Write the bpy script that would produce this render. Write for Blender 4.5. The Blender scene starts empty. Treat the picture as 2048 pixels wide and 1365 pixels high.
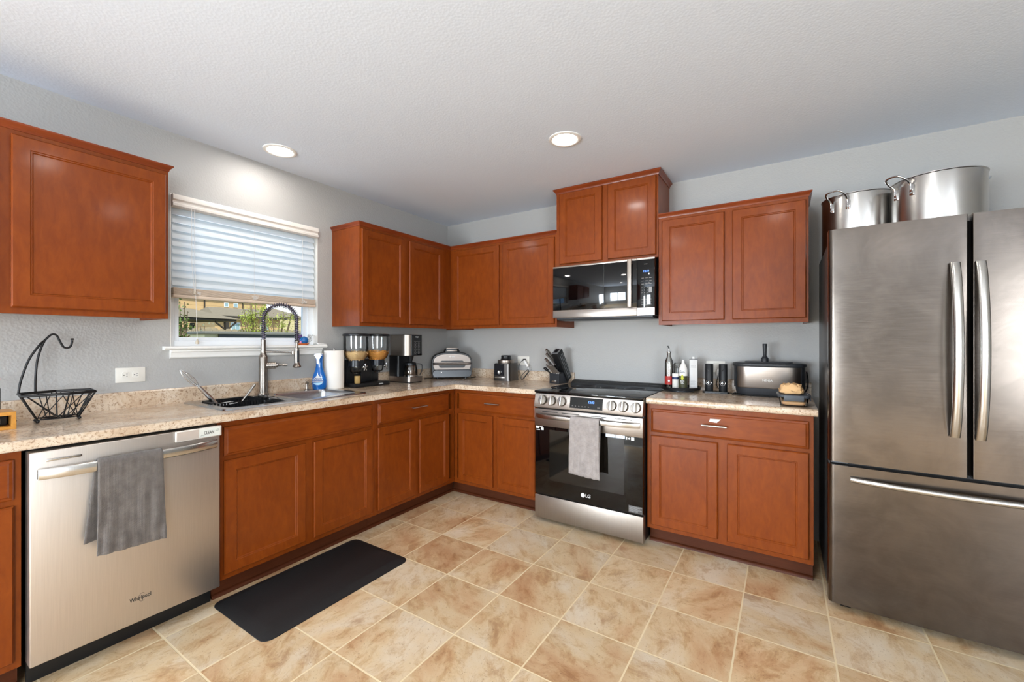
import bpy, bmesh, math, random
from mathutils import Vector, Matrix, noise
R = math.radians
PI = math.pi
random.seed(7)
SC = bpy.context.scene
COL = SC.collection

# ------------------------------------------------------------------ camera
cam_d = bpy.data.cameras.new('camera')
cam = bpy.data.objects.new('camera', cam_d)
COL.objects.link(cam)
cam_d.sensor_fit = 'HORIZONTAL'
cam_d.sensor_width = 36.0
cam_d.lens = 36.0 * 846.69 / 2048.0
cam_d.clip_start = 0.02
cam_d.clip_end = 300
cam.location = (2.9042, -3.2945, 1.2645)
cam.rotation_euler = (R(90), 0, 0.5715)
SC.camera = cam

# ------------------------------------------------------------------ world, light, exposure
SC.view_settings.view_transform = 'Standard'
SC.view_settings.look = 'None'
SC.view_settings.gamma = 1.0
SC.view_settings.use_curve_mapping = False
SC.view_settings.exposure = 0.12
SC.cycles.use_denoising = True
SC.cycles.max_bounces = 10
SC.cycles.diffuse_bounces = 5
SC.cycles.glossy_bounces = 5
SC.cycles.transmission_bounces = 8
SC.cycles.transparent_max_bounces = 16
SC.cycles.sample_clamp_indirect = 6.0
SC.cycles.caustics_reflective = False
SC.cycles.caustics_refractive = False
world = bpy.data.worlds.new('sky')
SC.world = world
world.use_nodes = True
wn = world.node_tree
wn.nodes.clear()
w_out = wn.nodes.new('ShaderNodeOutputWorld')
w_bg = wn.nodes.new('ShaderNodeBackground')
w_mix = wn.nodes.new('ShaderNodeMixRGB')
w_noise = wn.nodes.new('ShaderNodeTexNoise')
w_ramp = wn.nodes.new('ShaderNodeValToRGB')
w_tc = wn.nodes.new('ShaderNodeTexCoord')
w_noise.inputs['Scale'].default_value = 3.2
w_noise.inputs['Detail'].default_value = 6
w_ramp.color_ramp.elements[0].position = 0.42
w_ramp.color_ramp.elements[1].position = 0.62
w_mix.inputs['Color1'].default_value = (0.30, 0.52, 0.85, 1)
w_mix.inputs['Color2'].default_value = (0.92, 0.95, 1.0, 1)
w_bg.inputs['Strength'].default_value = 2.0
wn.links.new(w_tc.outputs['Generated'], w_noise.inputs['Vector'])
wn.links.new(w_noise.outputs['Fac'], w_ramp.inputs['Fac'])
wn.links.new(w_ramp.outputs['Color'], w_mix.inputs['Fac'])
wn.links.new(w_mix.outputs['Color'], w_bg.inputs['Color'])
wn.links.new(w_bg.outputs['Background'], w_out.inputs['Surface'])


def lamp(name, kind, loc, rot, energy, color=(1, 1, 1), **kw):
    d = bpy.data.lights.new(name, kind)
    d.energy = energy
    d.color = color
    for k, v in kw.items():
        setattr(d, k, v)
    o = bpy.data.objects.new(name, d)
    COL.objects.link(o)
    o.location = loc
    o.rotation_euler = rot
    return o


# the sun stands on the street side, so the yard is lit and no beam enters the kitchen window
lamp('sun', 'SUN', (0, 0, 20), (R(52), 0, R(70)), 3.2, (1.0, 0.93, 0.80), angle=R(1))
# unseen area fill lamps as window daylight; the hall window is added for light
FILL1 = lamp('dining_window_fill', 'AREA', (1.15, -7.42, 1.02), (R(90), 0, 0), 190, (0.80, 0.90, 1.0), shape='RECTANGLE', size=1.25, size_y=1.05)
FILL2 = lamp('living_window_fill', 'AREA', (-0.03, -6.55, 0.92), (0, R(-90), 0), 260, (0.80, 0.90, 1.0), shape='RECTANGLE', size=1.1, size_y=1.2)
FILL3 = lamp('hall_window_fill', 'AREA', (5.63, -5.6, 1.3), (0, R(90), 0), 215, (0.86, 0.93, 1.0), shape='RECTANGLE', size=1.55, size_y=1.9)
CAN_STRENGTH = 92.0
CAN_SPOTS = [(0.285, -1.87), (1.83, -1.055), (1.84, -2.62), (2.85, -2.02), (3.6, -4.6), (1.6, -4.9)]


# ------------------------------------------------------------------ materials
def lin(h):
    h = h.lstrip('#')
    o = []
    for i in (0, 2, 4):
        c = int(h[i:i + 2], 16) / 255
        o.append(c / 12.92 if c <= 0.04045 else ((c + 0.055) / 1.055) ** 2.4)
    return tuple(o) + (1,)


class NT:
    """small node-tree writer"""
    def __init__(s, name):
        s.m = bpy.data.materials.new(name)
        s.m.use_nodes = True
        s.t = s.m.node_tree
        s.t.nodes.clear()
        s.out = s.n('OutputMaterial')
        s.b = s.n('BsdfPrincipled')
        s.l(s.b, 'BSDF', s.out, 'Surface')

    def n(s, typ, **kw):
        nd = s.t.nodes.new('ShaderNode' + typ)
        for k, v in kw.items():
            if k.startswith('_'):
                nd.inputs[k[1:].replace('_', ' ')].default_value = v
            else:
                setattr(nd, k, v)
        return nd

    def l(s, a, ao, b, bi):
        s.t.links.new(a.outputs[ao], b.inputs[bi])

    def set(s, **kw):
        for k, v in kw.items():
            s.b.inputs[k.replace('_', ' ')].default_value = v

    def coord(s, kind='Object', scale=(1, 1, 1)):
        tc = s.n('TexCoord')
        mp = s.n('Mapping')
        mp.inputs['Scale'].default_value = scale
        s.l(tc, kind, mp, 'Vector')
        return mp

    def noise(s, vec, scale, detail=4, rough=0.5, dist=0.0):
        nz = s.n('TexNoise')
        nz.inputs['Scale'].default_value = scale
        nz.inputs['Detail'].default_value = detail
        nz.inputs['Roughness'].default_value = rough
        nz.inputs['Distortion'].default_value = dist
        s.l(vec, vec.outputs[0].name, nz, 'Vector')
        return nz

    def ramp(s, src, out, stops):
        r = s.n('ValToRGB')
        e = r.color_ramp.elements
        while len(e) < len(stops):
            e.new(0.5)
        for i, (p, c) in enumerate(stops):
            e[i].position = p
            e[i].color = c if len(c) == 4 else (c[0], c[1], c[2], 1)
        s.l(src, out, r, 'Fac')
        return r

    def mix(s, fac, a, b, blend='MIX'):
        m = s.n('MixRGB', blend_type=blend)
        for key, v in (('Fac', fac), ('Color1', a), ('Color2', b)):
            if isinstance(v, tuple) and isinstance(v[0], bpy.types.Node):
                s.t.links.new(v[0].outputs[v[1]], m.inputs[key])
            elif isinstance(v, bpy.types.Node):
                s.t.links.new(v.outputs[0], m.inputs[key])
            else:
                m.inputs[key].default_value = v
        return m

    def bump(s, src, out, strength, dist=0.002):
        b = s.n('Bump')
        b.inputs['Strength'].default_value = strength
        b.inputs['Distance'].default_value = dist
        s.l(src, out, b, 'Height')
        s.l(b, 'Normal', s.b, 'Normal')
        return b


def plain(name, color, rough=0.5, metal=0.0, coat=0.0, var=0.0, bump=0.0, bscale=60, spec=0.5, trans=0.0, ior=1.45, alpha=1.0, sheen=0.0):
    t = NT(name)
    c = lin(color) if isinstance(color, str) else color
    t.set(Base_Color=c, Roughness=rough, Metallic=metal, IOR=ior)
    t.b.inputs['Coat Weight'].default_value = coat
    t.b.inputs['Transmission Weight'].default_value = trans
    t.b.inputs['Specular IOR Level'].default_value = spec
    t.b.inputs['Sheen Weight'].default_value = sheen
    t.b.inputs['Alpha'].default_value = alpha
    mp = t.coord()
    if var:
        nz = t.noise(mp, 9, 5)
        mx = t.mix((nz, 'Fac'), tuple(v * (1 - var) for v in c[:3]) + (1,), tuple(min(1, v * (1 + var)) for v in c[:3]) + (1,))
        t.l(mx, 'Color', t.b, 'Base Color')
    if bump:
        nb = t.noise(mp, bscale, 3)
        t.bump(nb, 'Fac', bump)
    return t.m


def glow(name, color, strength):
    t = NT(name)
    t.set(Base_Color=lin(color), Roughness=0.5)
    t.b.inputs['Emission Color'].default_value = lin(color)
    t.b.inputs['Emission Strength'].default_value = strength
    return t.m


def wood(name, a, b, grain=(30, 30, 2.2), rough=0.36, coat=0.14):
    t = NT(name)
    mp = t.coord('Object', (1, 1, 1))
    big = t.noise(mp, 3.0, 4, 0.6)
    mp2 = t.coord('Object', grain)
    fine = t.noise(mp2, 2.2, 6, 0.62, 0.6)
    r1 = t.ramp(fine, 'Fac', [(0.20, a), (0.80, b)])
    r2 = t.ramp(big, 'Fac', [(0.30, (0.90, 0.86, 0.82)), (0.70, (1.10, 1.08, 1.05))])
    mx = t.mix(1.0, (r1, 'Color'), (r2, 'Color'), 'MULTIPLY')
    t.l(mx, 'Color', t.b, 'Base Color')
    t.set(Roughness=rough)
    t.b.inputs['Coat Weight'].default_value = coat
    t.b.inputs['Coat Roughness'].default_value = 0.13
    t.b.inputs['Specular IOR Level'].default_value = 0.2
    t.bump(fine, 'Fac', 0.10, 0.001)
    return t.m


def steel(name, color, rough=0.28, stretch=(90, 90, 1.5), amp=0.08, bump=0.02, smudge=0.0, aniso=0.0):
    t = NT(name)
    mp = t.coord('Object', stretch)
    nz = t.noise(mp, 4, 3, 0.6)
    c = lin(color)
    r = t.ramp(nz, 'Fac', [(0.3, tuple(v * (1 - amp) for v in c[:3])), (0.7, tuple(min(1, v * (1 + amp)) for v in c[:3]))])
    last = (r, 'Color')
    ro = t.n('MapRange')
    ro.inputs['To Min'].default_value = rough - 0.05
    ro.inputs['To Max'].default_value = rough + 0.07
    t.l(nz, 'Fac', ro, 'Value')
    if smudge:
        mp2 = t.coord('Object', (1.0, 1.0, 1.0))
        n2 = t.noise(mp2, 5, 6, 0.65, 1.2)
        r2 = t.ramp(n2, 'Fac', [(0.38, (1 - smudge, 1 - smudge, 1 - smudge)), (0.62, (1.05, 1.05, 1.05))])
        last = (t.mix(1.0, last, (r2, 'Color'), 'MULTIPLY'), 'Color')
    t.l(last[0], last[1], t.b, 'Base Color')
    t.l(ro, 'Result', t.b, 'Roughness')
    t.set(Metallic=1.0)
    t.b.inputs['Anisotropic'].default_value = aniso
    if bump:
        t.bump(nz, 'Fac', bump, 0.001)
    return t.m


def wall_paint(name, color, bscale, bstr, rough=0.55):
    t = NT(name)
    mp = t.coord('Object')
    vz = t.n('TexVoronoi')
    vz.inputs['Scale'].default_value = bscale
    t.l(mp, 'Vector', vz, 'Vector')
    nz = t.noise(mp, bscale * 0.8, 5, 0.6)
    ad = t.n('Math', operation='ADD')
    t.l(vz, 'Distance', ad, 0)
    t.l(nz, 'Fac', ad, 1)
    t.bump(ad, 'Value', bstr, 0.004)
    t.set(Base_Color=lin(color), Roughness=rough)
    return t.m


def granite(name):
    t = NT(name)
    mp = t.coord('Object')
    mps = t.coord('Object', (1, 1, 1))
    n1 = t.noise(mp, 7, 8, 0.66, 0.9)
    n2 = t.noise(mps, 85, 6, 0.74, 0.3)
    n3 = t.noise(mp, 30, 6, 0.7, 1.5)
    r1 = t.ramp(n1, 'Fac', [(0.30, lin('#b49a80')), (0.46, lin('#c9b298')), (0.60, lin('#dacab5')), (0.75, lin('#c0a88d'))])
    r2 = t.ramp(n2, 'Fac', [(0.31, lin('#58402f')), (0.39, lin('#b1967e')), (0.48, (1, 1, 1)), (0.7, (1, 1, 1))])
    r3 = t.ramp(n3, 'Fac', [(0.30, lin('#9a7661')), (0.42, (1, 1, 1)), (0.62, (1, 1, 1)), (0.74, lin('#efe4d6'))])
    m = t.mix(0.75, (r1, 'Color'), (r2, 'Color'), 'MULTIPLY')
    m = t.mix(0.7, (m, 'Color'), (r3, 'Color'), 'MULTIPLY')
    t.l(m, 'Color', t.b, 'Base Color')
    t.set(Roughness=0.22)
    t.b.inputs['Coat Weight'].default_value = 0.3
    t.b.inputs['Coat Roughness'].default_value = 0.1
    return t.m


def tiles(name, x0, y0, px, py, groutw):
    t = NT(name)
    geo = t.n('NewGeometry')
    sub = t.n('VectorMath', operation='SUBTRACT')
    sub.inputs[1].default_value = (x0, y0, 0)
    t.l(geo, 'Position', sub, 0)
    div = t.n('VectorMath', operation='DIVIDE')
    div.inputs[1].default_value = (px, py, 1)
    t.l(sub, 'Vector', div, 0)
    fl = t.n('VectorMath', operation='FLOOR')
    t.l(div, 'Vector', fl, 0)
    fr = t.n('VectorMath', operation='FRACTION')
    t.l(div, 'Vector', fr, 0)
    # distance to the nearest joint
    cen = t.n('VectorMath', operation='SUBTRACT')
    cen.inputs[1].default_value = (0.5, 0.5, 0)
    t.l(fr, 'Vector', cen, 0)
    ab = t.n('VectorMath', operation='ABSOLUTE')
    t.l(cen, 'Vector', ab, 0)
    sp = t.n('SeparateXYZ')
    t.l(ab, 'Vector', sp, 'Vector')
    mx = t.n('Math', operation='MAXIMUM')
    t.l(sp, 'X', mx, 0)
    t.l(sp, 'Y', mx, 1)
    g = t.n('MapRange')
    g.inputs['From Min'].default_value = 0.5 - groutw / px / 2 - 0.004
    g.inputs['From Max'].default_value = 0.5 - groutw / px / 2
    t.l(mx, 'Value', g, 'Value')
    # each tile shows another cut of the stone, half of them turned a quarter
    wn_ = t.n('TexWhiteNoise', noise_dimensions='2D')
    t.l(fl, 'Vector', wn_, 'Vector')
    sc = t.n('VectorMath', operation='SCALE')
    sc.inputs['Scale'].default_value = 37.0
    t.l(wn_, 'Color', sc, 0)
    add = t.n('VectorMath', operation='ADD')
    t.l(sub, 'Vector', add, 0)
    t.l(sc, 'Vector', add, 1)
    rot = t.n('VectorRotate', rotation_type='Z_AXIS')
    t.l(sub, 'Vector', rot, 'Vector')
    am = t.n('Math', operation='MULTIPLY')
    am.inputs[1].default_value = 2.2
    t.l(wn_, 'Value', am, 0)
    t.l(am, 'Value', rot, 'Angle')
    add2 = t.n('VectorMath', operation='ADD')
    t.l(rot, 'Vector', add2, 0)
    t.l(sc, 'Vector', add2, 1)
    mp = t.n('Mapping')
    mp.inputs['Scale'].default_value = (1.0, 1.6, 1.0)
    t.l(add2, 'Vector', mp, 'Vector')
    big = t.noise(mp, 2.2, 7, 0.62, 0.35)
    mid = t.noise(mp, 8, 9, 0.74, 0.45)
    fine = t.noise(add, 120, 5, 0.74, 0.3)
    c = t.ramp(big, 'Fac', [(0.30, lin('#bb916a')), (0.41, lin('#c9a780')), (0.50, lin('#d2b892')), (0.66, lin('#d8c7ae'))])
    v = t.ramp(mid, 'Fac', [(0.34, lin('#bb9775')), (0.43, lin('#e4d3bd')), (0.52, (1, 1, 1)), (0.72, (1.04, 1.04, 1.03))])
    f = t.ramp(fine, 'Fac', [(0.32, lin('#93683f')), (0.40, (1, 1, 1)), (0.8, (1, 1, 1))])
    m = t.mix(0.65, (c, 'Color'), (v, 'Color'), 'MULTIPLY')
    m = t.mix(0.75, (m, 'Color'), (f, 'Color'), 'MULTIPLY')
    hv = t.n('MapRange')
    hv.inputs['To Min'].default_value = 0.90
    hv.inputs['To Max'].default_value = 1.06
    t.l(wn_, 'Value', hv, 'Value')
    sc2 = t.n('VectorMath', operation='SCALE')
    t.l(m, 'Color', sc2, 0)
    t.l(hv, 'Result', sc2, 'Scale')
    m2 = t.mix((g, 'Result'), (sc2, 'Vector'), lin('#e0cba4'))
    t.l(m2, 'Color', t.b, 'Base Color')
    rr = t.n('MapRange')
    rr.inputs['To Min'].default_value = 0.44
    rr.inputs['To Max'].default_value = 0.8
    t.l(g, 'Result', rr, 'Value')
    t.l(rr, 'Result', t.b, 'Roughness')
    inv = t.n('Math', operation='SUBTRACT')
    inv.inputs[0].default_value = 1.0
    t.l(g, 'Result', inv, 1)
    am2 = t.n('Math', operation='MULTIPLY_ADD')
    am2.inputs[1].default_value = 0.12
    t.l(mid, 'Fac', am2, 0)
    t.l(inv, 'Value', am2, 2)
    t.bump(am2, 'Value', 0.35, 0.0015)
    return t.m


def cloth(name, a, b, scale=220):
    t = NT(name)
    mp = t.coord('Object')
    w1 = t.n('TexWave', wave_type='BANDS', bands_direction='Z')
    w1.inputs['Scale'].default_value = scale / 3
    t.l(mp, 'Vector', w1, 'Vector')
    w2 = t.n('TexWave', wave_type='BANDS', bands_direction='X')
    w2.inputs['Scale'].default_value = scale / 3
    t.l(mp, 'Vector', w2, 'Vector')
    nz = t.noise(mp, 26, 6, 0.7)
    mu = t.n('Math', operation='MULTIPLY')
    t.l(w1, 'Fac', mu, 0)
    t.l(w2, 'Fac', mu, 1)
    ad = t.n('Math', operation='ADD')
    t.l(mu, 'Value', ad, 0)
    t.l(nz, 'Fac', ad, 1)
    c = t.ramp(nz, 'Fac', [(0.3, a), (0.7, b)])
    d = t.mix(0.12, (c, 'Color'), (mu, 'Value'), 'OVERLAY')
    t.l(d, 'Color', t.b, 'Base Color')
    t.set(Roughness=0.95)
    t.b.inputs['Sheen Weight'].default_value = 0.2
    t.bump(ad, 'Value', 0.5, 0.0015)
    return t.m


def glass(name, color=(1, 1, 1, 1), rough=0.0, ior=1.45, tint=0.12):
    """thin clear ware: light passes, edges and highlights reflect"""
    t = NT(name)
    t.t.nodes.remove(t.b)
    tr = t.n('BsdfTransparent')
    tr.inputs['Color'].default_value = color
    gl = t.n('BsdfGlossy')
    gl.inputs['Roughness'].default_value = max(rough, 0.02)
    fr = t.n('Fresnel')
    fr.inputs['IOR'].default_value = ior
    ms = t.n('MixShader')
    ad = t.n('Math', operation='ADD')
    ad.inputs[1].default_value = tint
    t.l(fr, 'Fac', ad, 0)
    t.l(ad, 'Value', ms, 'Fac')
    t.l(tr, 'BSDF', ms, 1)
    t.l(gl, 'BSDF', ms, 2)
    t.l(ms, 'Shader', t.out, 'Surface')
    return t.m


M = {}
M['wall'] = wall_paint('wall_paint', '#abaaa7', 95, 0.22)
M['ceiling'] = wall_paint('ceiling_paint', '#dbe5f3', 90, 0.10, 0.85)
M['floor'] = tiles('travertine_tile', 2.050, -1.214, 0.3415, 0.3420, 0.0056)
M['wood'] = wood('cherry_wood', lin('#6c2e09'), lin('#84400f'), (16, 16, 5))
M['woodh'] = wood('cherry_wood_rail', lin('#6b2d08'), lin('#823f0f'), (5, 5, 16))
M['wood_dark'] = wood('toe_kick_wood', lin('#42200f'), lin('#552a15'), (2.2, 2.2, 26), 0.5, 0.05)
M['granite'] = granite('granite_laminate')
M['white'] = plain('white_gloss_paint', '#e8e6e2', 0.35)
M['trimwhite'] = plain('white_trim_paint', '#ecebe6', 0.4)
M['vinyl'] = plain('white_vinyl', '#e9edf0', 0.35)
M['plate'] = plain('ivory_plastic', '#dedbd2', 0.35)
M['black'] = plain('black_plastic', '#111214', 0.38)
M['blackm'] = plain('matt_black_metal', '#0d0d0e', 0.45)
M['black_gloss'] = plain('black_gloss_glass', '#050506', 0.04, spec=0.6)
M['charcoal'] = plain('charcoal_plastic', '#2b2d31', 0.42)
M['grey'] = plain('grey_plastic', '#6d6e70', 0.4)
M['rubber'] = plain('black_rubber', '#121213', 0.62, var=0.12, bump=0.15, bscale=140)
M['steel'] = steel('brushed_steel_horizontal', '#a29991', 0.33, (1.2, 90, 90), 0.06, 0.02)
M['steel_v'] = steel('brushed_steel_vertical', '#a0978e', 0.40, (90, 90, 1.5), 0.06, 0.02)
M['dw_steel'] = steel('dishwasher_steel', '#cdc4bb', 0.40, (90, 90, 1.5), 0.05, 0.015)
M['fridge'] = steel('fridge_steel', '#686059', 0.22, (1.2, 80, 80), 0.05, 0.015, 0.14)
M['fridge_side'] = plain('fridge_side_grey', '#474442', 0.35, 0.3)
M['handle'] = steel('satin_handle_steel', '#c9c6c1', 0.22, (90, 90, 2), 0.04, 0.01)
M['nickel'] = steel('brushed_nickel', '#8d857d', 0.27, (60, 60, 3), 0.04, 0.0)
M['chrome'] = plain('chrome', '#dcdcdc', 0.08, 1.0)
M['alum'] = plain('pot_aluminium', '#bfbcb8', 0.25, 1.0)
M['sink'] = steel('sink_steel', '#b4b6b9', 0.24, (3, 60, 60), 0.05, 0.01)
M['towel_a'] = cloth('grey_towel', lin('#57514d'), lin('#6f6863'))
M['towel_b'] = cloth('pale_grey_towel', lin('#8f8783'), lin('#aaa29e'))
M['glass'] = glass('clear_glass', (0.96, 0.97, 0.97, 1), tint=0.05, ior=1.3)
M['glass_smoke'] = glass('smoky_glass', (0.78, 0.72, 0.66, 1), tint=0.05)
M['pane'] = glass('window_pane', (0.98, 0.99, 0.99, 1), tint=0.0, ior=1.2)
M['lens'] = glow('lamp_diffuser', '#fff9f2', CAN_STRENGTH)
M['led_white'] = glow('led_digits', '#5f92ff', 1.5)
M['knob'] = steel('knob_steel', '#8b847c', 0.3, (60, 60, 60), 0.04, 0.0)
M['grill_steel'] = steel('grill_steel', '#837b75', 0.42, (1.2, 90, 90), 0.05, 0.0)
M['led_blue'] = plain('display_blue', '#0b2a78', 0.2)
M['print_white'] = plain('white_print', '#d9d9d6', 0.5)
M['print_dark'] = plain('dark_print', '#3b3733', 0.5)
M['print_grey'] = plain('grey_print', '#8b8b8b', 0.5)
M['blind'] = NT('blind_slat').m
_t = M['blind'].node_tree
_p = [n for n in _t.nodes if n.type == 'BSDF_PRINCIPLED'][0]
_p.inputs['Base Color'].default_value = lin('#f0f4f6')
_p.inputs['Roughness'].default_value = 0.45
_o = [n for n in _t.nodes if n.type == 'OUTPUT_MATERIAL'][0]
_tl = _t.nodes.new('ShaderNodeBsdfTranslucent')
_tl.inputs['Color'].default_value = (0.90, 0.95, 0.98, 1)
_ms = _t.nodes.new('ShaderNodeMixShader')
_ms.inputs['Fac'].default_value = 0.5
_t.links.new(_p.outputs[0], _ms.inputs[1])
_t.links.new(_tl.outputs[0], _ms.inputs[2])
_t.links.new(_ms.outputs[0], _o.inputs['Surface'])


# ------------------------------------------------------------------ mesh helpers
class B:
    def __init__(s):
        s.bm = bmesh.new()

    def _add(s, verts, faces):
        vs = [s.bm.verts.new(v) for v in verts]
        for f in faces:
            try:
                s.bm.faces.new([vs[i] for i in f])
            except ValueError:
                pass
        return vs

    def box(s, x0, x1, y0, y1, z0, z1, bev=0, seg=2, T=None):
        t = bmesh.new()
        bmesh.ops.create_cube(t, size=1)
        for v in t.verts:
            v.co = Vector(((x0 + x1) / 2 + v.co.x * (x1 - x0), (y0 + y1) / 2 + v.co.y * (y1 - y0), (z0 + z1) / 2 + v.co.z * (z1 - z0)))
        if bev:
            bmesh.ops.bevel(t, geom=t.edges[:], offset=bev, segments=seg, profile=0.5, affect='EDGES')
        s.merge(t, T)
        return s

    def merge(s, t, T=None):
        t.verts.index_update()
        s._add([(T @ v.co if T else v.co) for v in t.verts], [[v.index for v in f.verts] for f in t.faces])
        t.free()

    def tube(s, pts, r, n=8, closed=False, cap=True, flat=1.0, up=None):
        pts = [Vector(p) for p in pts]
        m = len(pts)
        rs = r if isinstance(r, (list, tuple)) else [r] * m
        rings = []
        prev = None
        for i, p in enumerate(pts):
            a = pts[(i - 1) % m] if (closed or i > 0) else p
            b = pts[(i + 1) % m] if (closed or i < m - 1) else p
            t = (b - a)
            if t.length < 1e-9:
                t = Vector((0, 0, 1))
            t.normalize()
            if prev is None:
                u = Vector(up) if up else (Vector((0, 0, 1)) if abs(t.z) < 0.9 else Vector((1, 0, 0)))
            else:
                u = prev
            u = u - t * u.dot(t)
            if u.length < 1e-6:
                u = t.orthogonal()
            u.normalize()
            prev = u
            w = t.cross(u)
            rings.append([s.bm.verts.new(p + (u * math.cos(2 * PI * k / n) * flat + w * math.sin(2 * PI * k / n)) * rs[i]) for k in range(n)])
        for i in range(m if closed else m - 1):
            A, Bq = rings[i], rings[(i + 1) % m]
            for k in range(n):
                s.bm.faces.new((A[k], A[(k + 1) % n], Bq[(k + 1) % n], Bq[k]))
        if cap and not closed:
            s.bm.faces.new(rings[0][::-1])
            s.bm.faces.new(rings[-1])
        return s

    def cyl(s, p0, p1, r, n=20, r2=None):
        return s.tube([p0, p1], [r, r if r2 is None else r2], n)

    def lathe(s, prof, c=(0, 0, 0), n=32, T=None, sx=1, sy=1):
        rings = []
        for (r, z) in prof:
            if r < 1e-6:
                co = Vector((c[0], c[1], c[2] + z))
                rings.append([s.bm.verts.new(T @ co if T else co)])
            else:
                g = []
                for k in range(n):
                    co = Vector((c[0] + r * math.cos(2 * PI * k / n) * sx, c[1] + r * math.sin(2 * PI * k / n) * sy, c[2] + z))
                    g.append(s.bm.verts.new(T @ co if T else co))
                rings.append(g)
        for A, Bq in zip(rings, rings[1:]):
            for k in range(n):
                a0 = A[k % len(A)]; a1 = A[(k + 1) % len(A)]
                b0 = Bq[k % len(Bq)]; b1 = Bq[(k + 1) % len(Bq)]
                if len(A) == 1 and len(Bq) == 1:
                    break
                if len(A) == 1:
                    s.bm.faces.new((a0, b1, b0))
                elif len(Bq) == 1:
                    s.bm.faces.new((a0, a1, b0))
                else:
                    s.bm.faces.new((a0, a1, b1, b0))
        return s

    def prism(s, poly, axis, a, b, T=None):
        """poly: 2-D outline; axis 'x' -> (y,z), 'y' -> (x,z), 'z' -> (x,y)"""
        def P(u, v, w):
            co = {'x': (w, u, v), 'y': (u, w, v), 'z': (u, v, w)}[axis]
            return T @ Vector(co) if T else Vector(co)
        A = [s.bm.verts.new(P(u, v, a)) for u, v in poly]
        Bq = [s.bm.verts.new(P(u, v, b)) for u, v in poly]
        n = len(poly)
        s.bm.faces.new(A[::-1])
        s.bm.faces.new(Bq)
        for k in range(n):
            s.bm.faces.new((A[k], A[(k + 1) % n], Bq[(k + 1) % n], Bq[k]))
        return s

    def nest(s, x0, x1, z0, z1, loops):
        """front facing -y: loops of (inset, y)"""
        rings = []
        for ins, y in loops:
            rings.append([s.bm.verts.new(c) for c in ((x0 + ins, y, z0 + ins), (x1 - ins, y, z0 + ins), (x1 - ins, y, z1 - ins), (x0 + ins, y, z1 - ins))])
        s.bm.faces.new(rings[0][::-1])
        for A, Bq in zip(rings, rings[1:]):
            for k in range(4):
                s.bm.faces.new((A[k], A[(k + 1) % 4], Bq[(k + 1) % 4], Bq[k]))
        s.bm.faces.new(rings[-1])
        return s

    def sweep(s, path, prof, closed=False):
        """plan path (x,y) left to right, profile (outward, z); outward is to the right of travel"""
        n = len(path)
        P = [Vector(p) for p in path]
        rings = []
        for i in range(n):
            if closed or 0 < i < n - 1:
                d0 = (P[i] - P[i - 1]).normalized()
                d1 = (P[(i + 1) % n] - P[i]).normalized()
            elif i == 0:
                d0 = d1 = (P[1] - P[0]).normalized()
            else:
                d0 = d1 = (P[-1] - P[-2]).normalized()
            n0 = Vector((d0.y, -d0.x)); n1 = Vector((d1.y, -d1.x))
            mv = (n0 + n1)
            mv = mv / max(mv.dot(n0), 1e-6)
            rings.append([s.bm.verts.new((P[i].x + mv.x * o, P[i].y + mv.y * o, z)) for o, z in prof])
        m = len(prof)
        for i in range(n if closed else n - 1):
            A, Bq = rings[i], rings[(i + 1) % n]
            for k in range(m):
                s.bm.faces.new((A[k], A[(k + 1) % m], Bq[(k + 1) % m], Bq[k]))
        if not closed:
            s.bm.faces.new(rings[0][::-1])
            s.bm.faces.new(rings[-1])
        return s

    def sphere(s, c, r, sx=1, sy=1, sz=1, n=16, T=None):
        t = bmesh.new()
        bmesh.ops.create_uvsphere(t, u_segments=n, v_segments=max(6, n // 2), radius=r)
        for v in t.verts:
            v.co = Vector((c[0] + v.co.x * sx, c[1] + v.co.y * sy, c[2] + v.co.z * sz))
        s.merge(t, T)
        return s

    def surf(s, f, nu, nv, thick=0.0):
        g = [[s.bm.verts.new(f(i / nu, j / nv)) for j in range(nv + 1)] for i in range(nu + 1)]
        for i in range(nu):
            for j in range(nv):
                s.bm.faces.new((g[i][j], g[i + 1][j], g[i + 1][j + 1], g[i][j + 1]))
        return s

    def build(s, name, mat, parent=None, smooth=40, loc=None, solid=0.0, sub=0, bevel=0.0):
        bmesh.ops.remove_doubles(s.bm, verts=s.bm.verts[:], dist=1e-6)
        bmesh.ops.recalc_face_normals(s.bm, faces=s.bm.faces[:])
        me = bpy.data.meshes.new(name)
        s.bm.to_mesh(me)
        s.bm.free()
        me.materials.append(mat)
        if smooth:
            me.shade_smooth()
            me.set_sharp_from_angle(angle=R(smooth))
        o = bpy.data.objects.new(name, me)
        COL.objects.link(o)
        if parent is not None:
            o.parent = parent
        if loc:
            o.location = loc
        if solid:
            md = o.modifiers.new('thickness', 'SOLIDIFY')
            md.thickness = solid
            md.offset = 0
        if bevel:
            md = o.modifiers.new('edge', 'BEVEL')
            md.width = bevel
            md.segments = 2
            md.limit_method = 'ANGLE'
            md.angle_limit = R(40)
        if sub:
            md = o.modifiers.new('sub', 'SUBSURF')
            md.levels = sub
            md.render_levels = sub
        return o


def rbox(x0, x1, y0, y1, z0, z1, bev=0, seg=2, T=None):
    return B().box(x0, x1, y0, y1, z0, z1, bev, seg, T)


def tag(o, label, cat, group=None, kind=None):
    if label:
        o['label'] = label
    if cat:
        o['category'] = cat
    if group:
        o['group'] = group
    if kind:
        o['kind'] = kind
    return o


def thing(name, label, cat, loc=(0, 0, 0), rot=0, group=None):
    o = bpy.data.objects.new(name, None)
    o.empty_display_size = 0.05
    COL.objects.link(o)
    o.location = loc
    o.rotation_euler = (0, 0, R(rot))
    return tag(o, label, cat, group)


def copy_tree(o, parent=None):
    kids = [c for c in COL.objects if c.parent == o]
    c = o.copy()
    COL.objects.link(c)
    c.parent = parent
    for k in kids:
        copy_tree(k, c)
    return c


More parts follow.
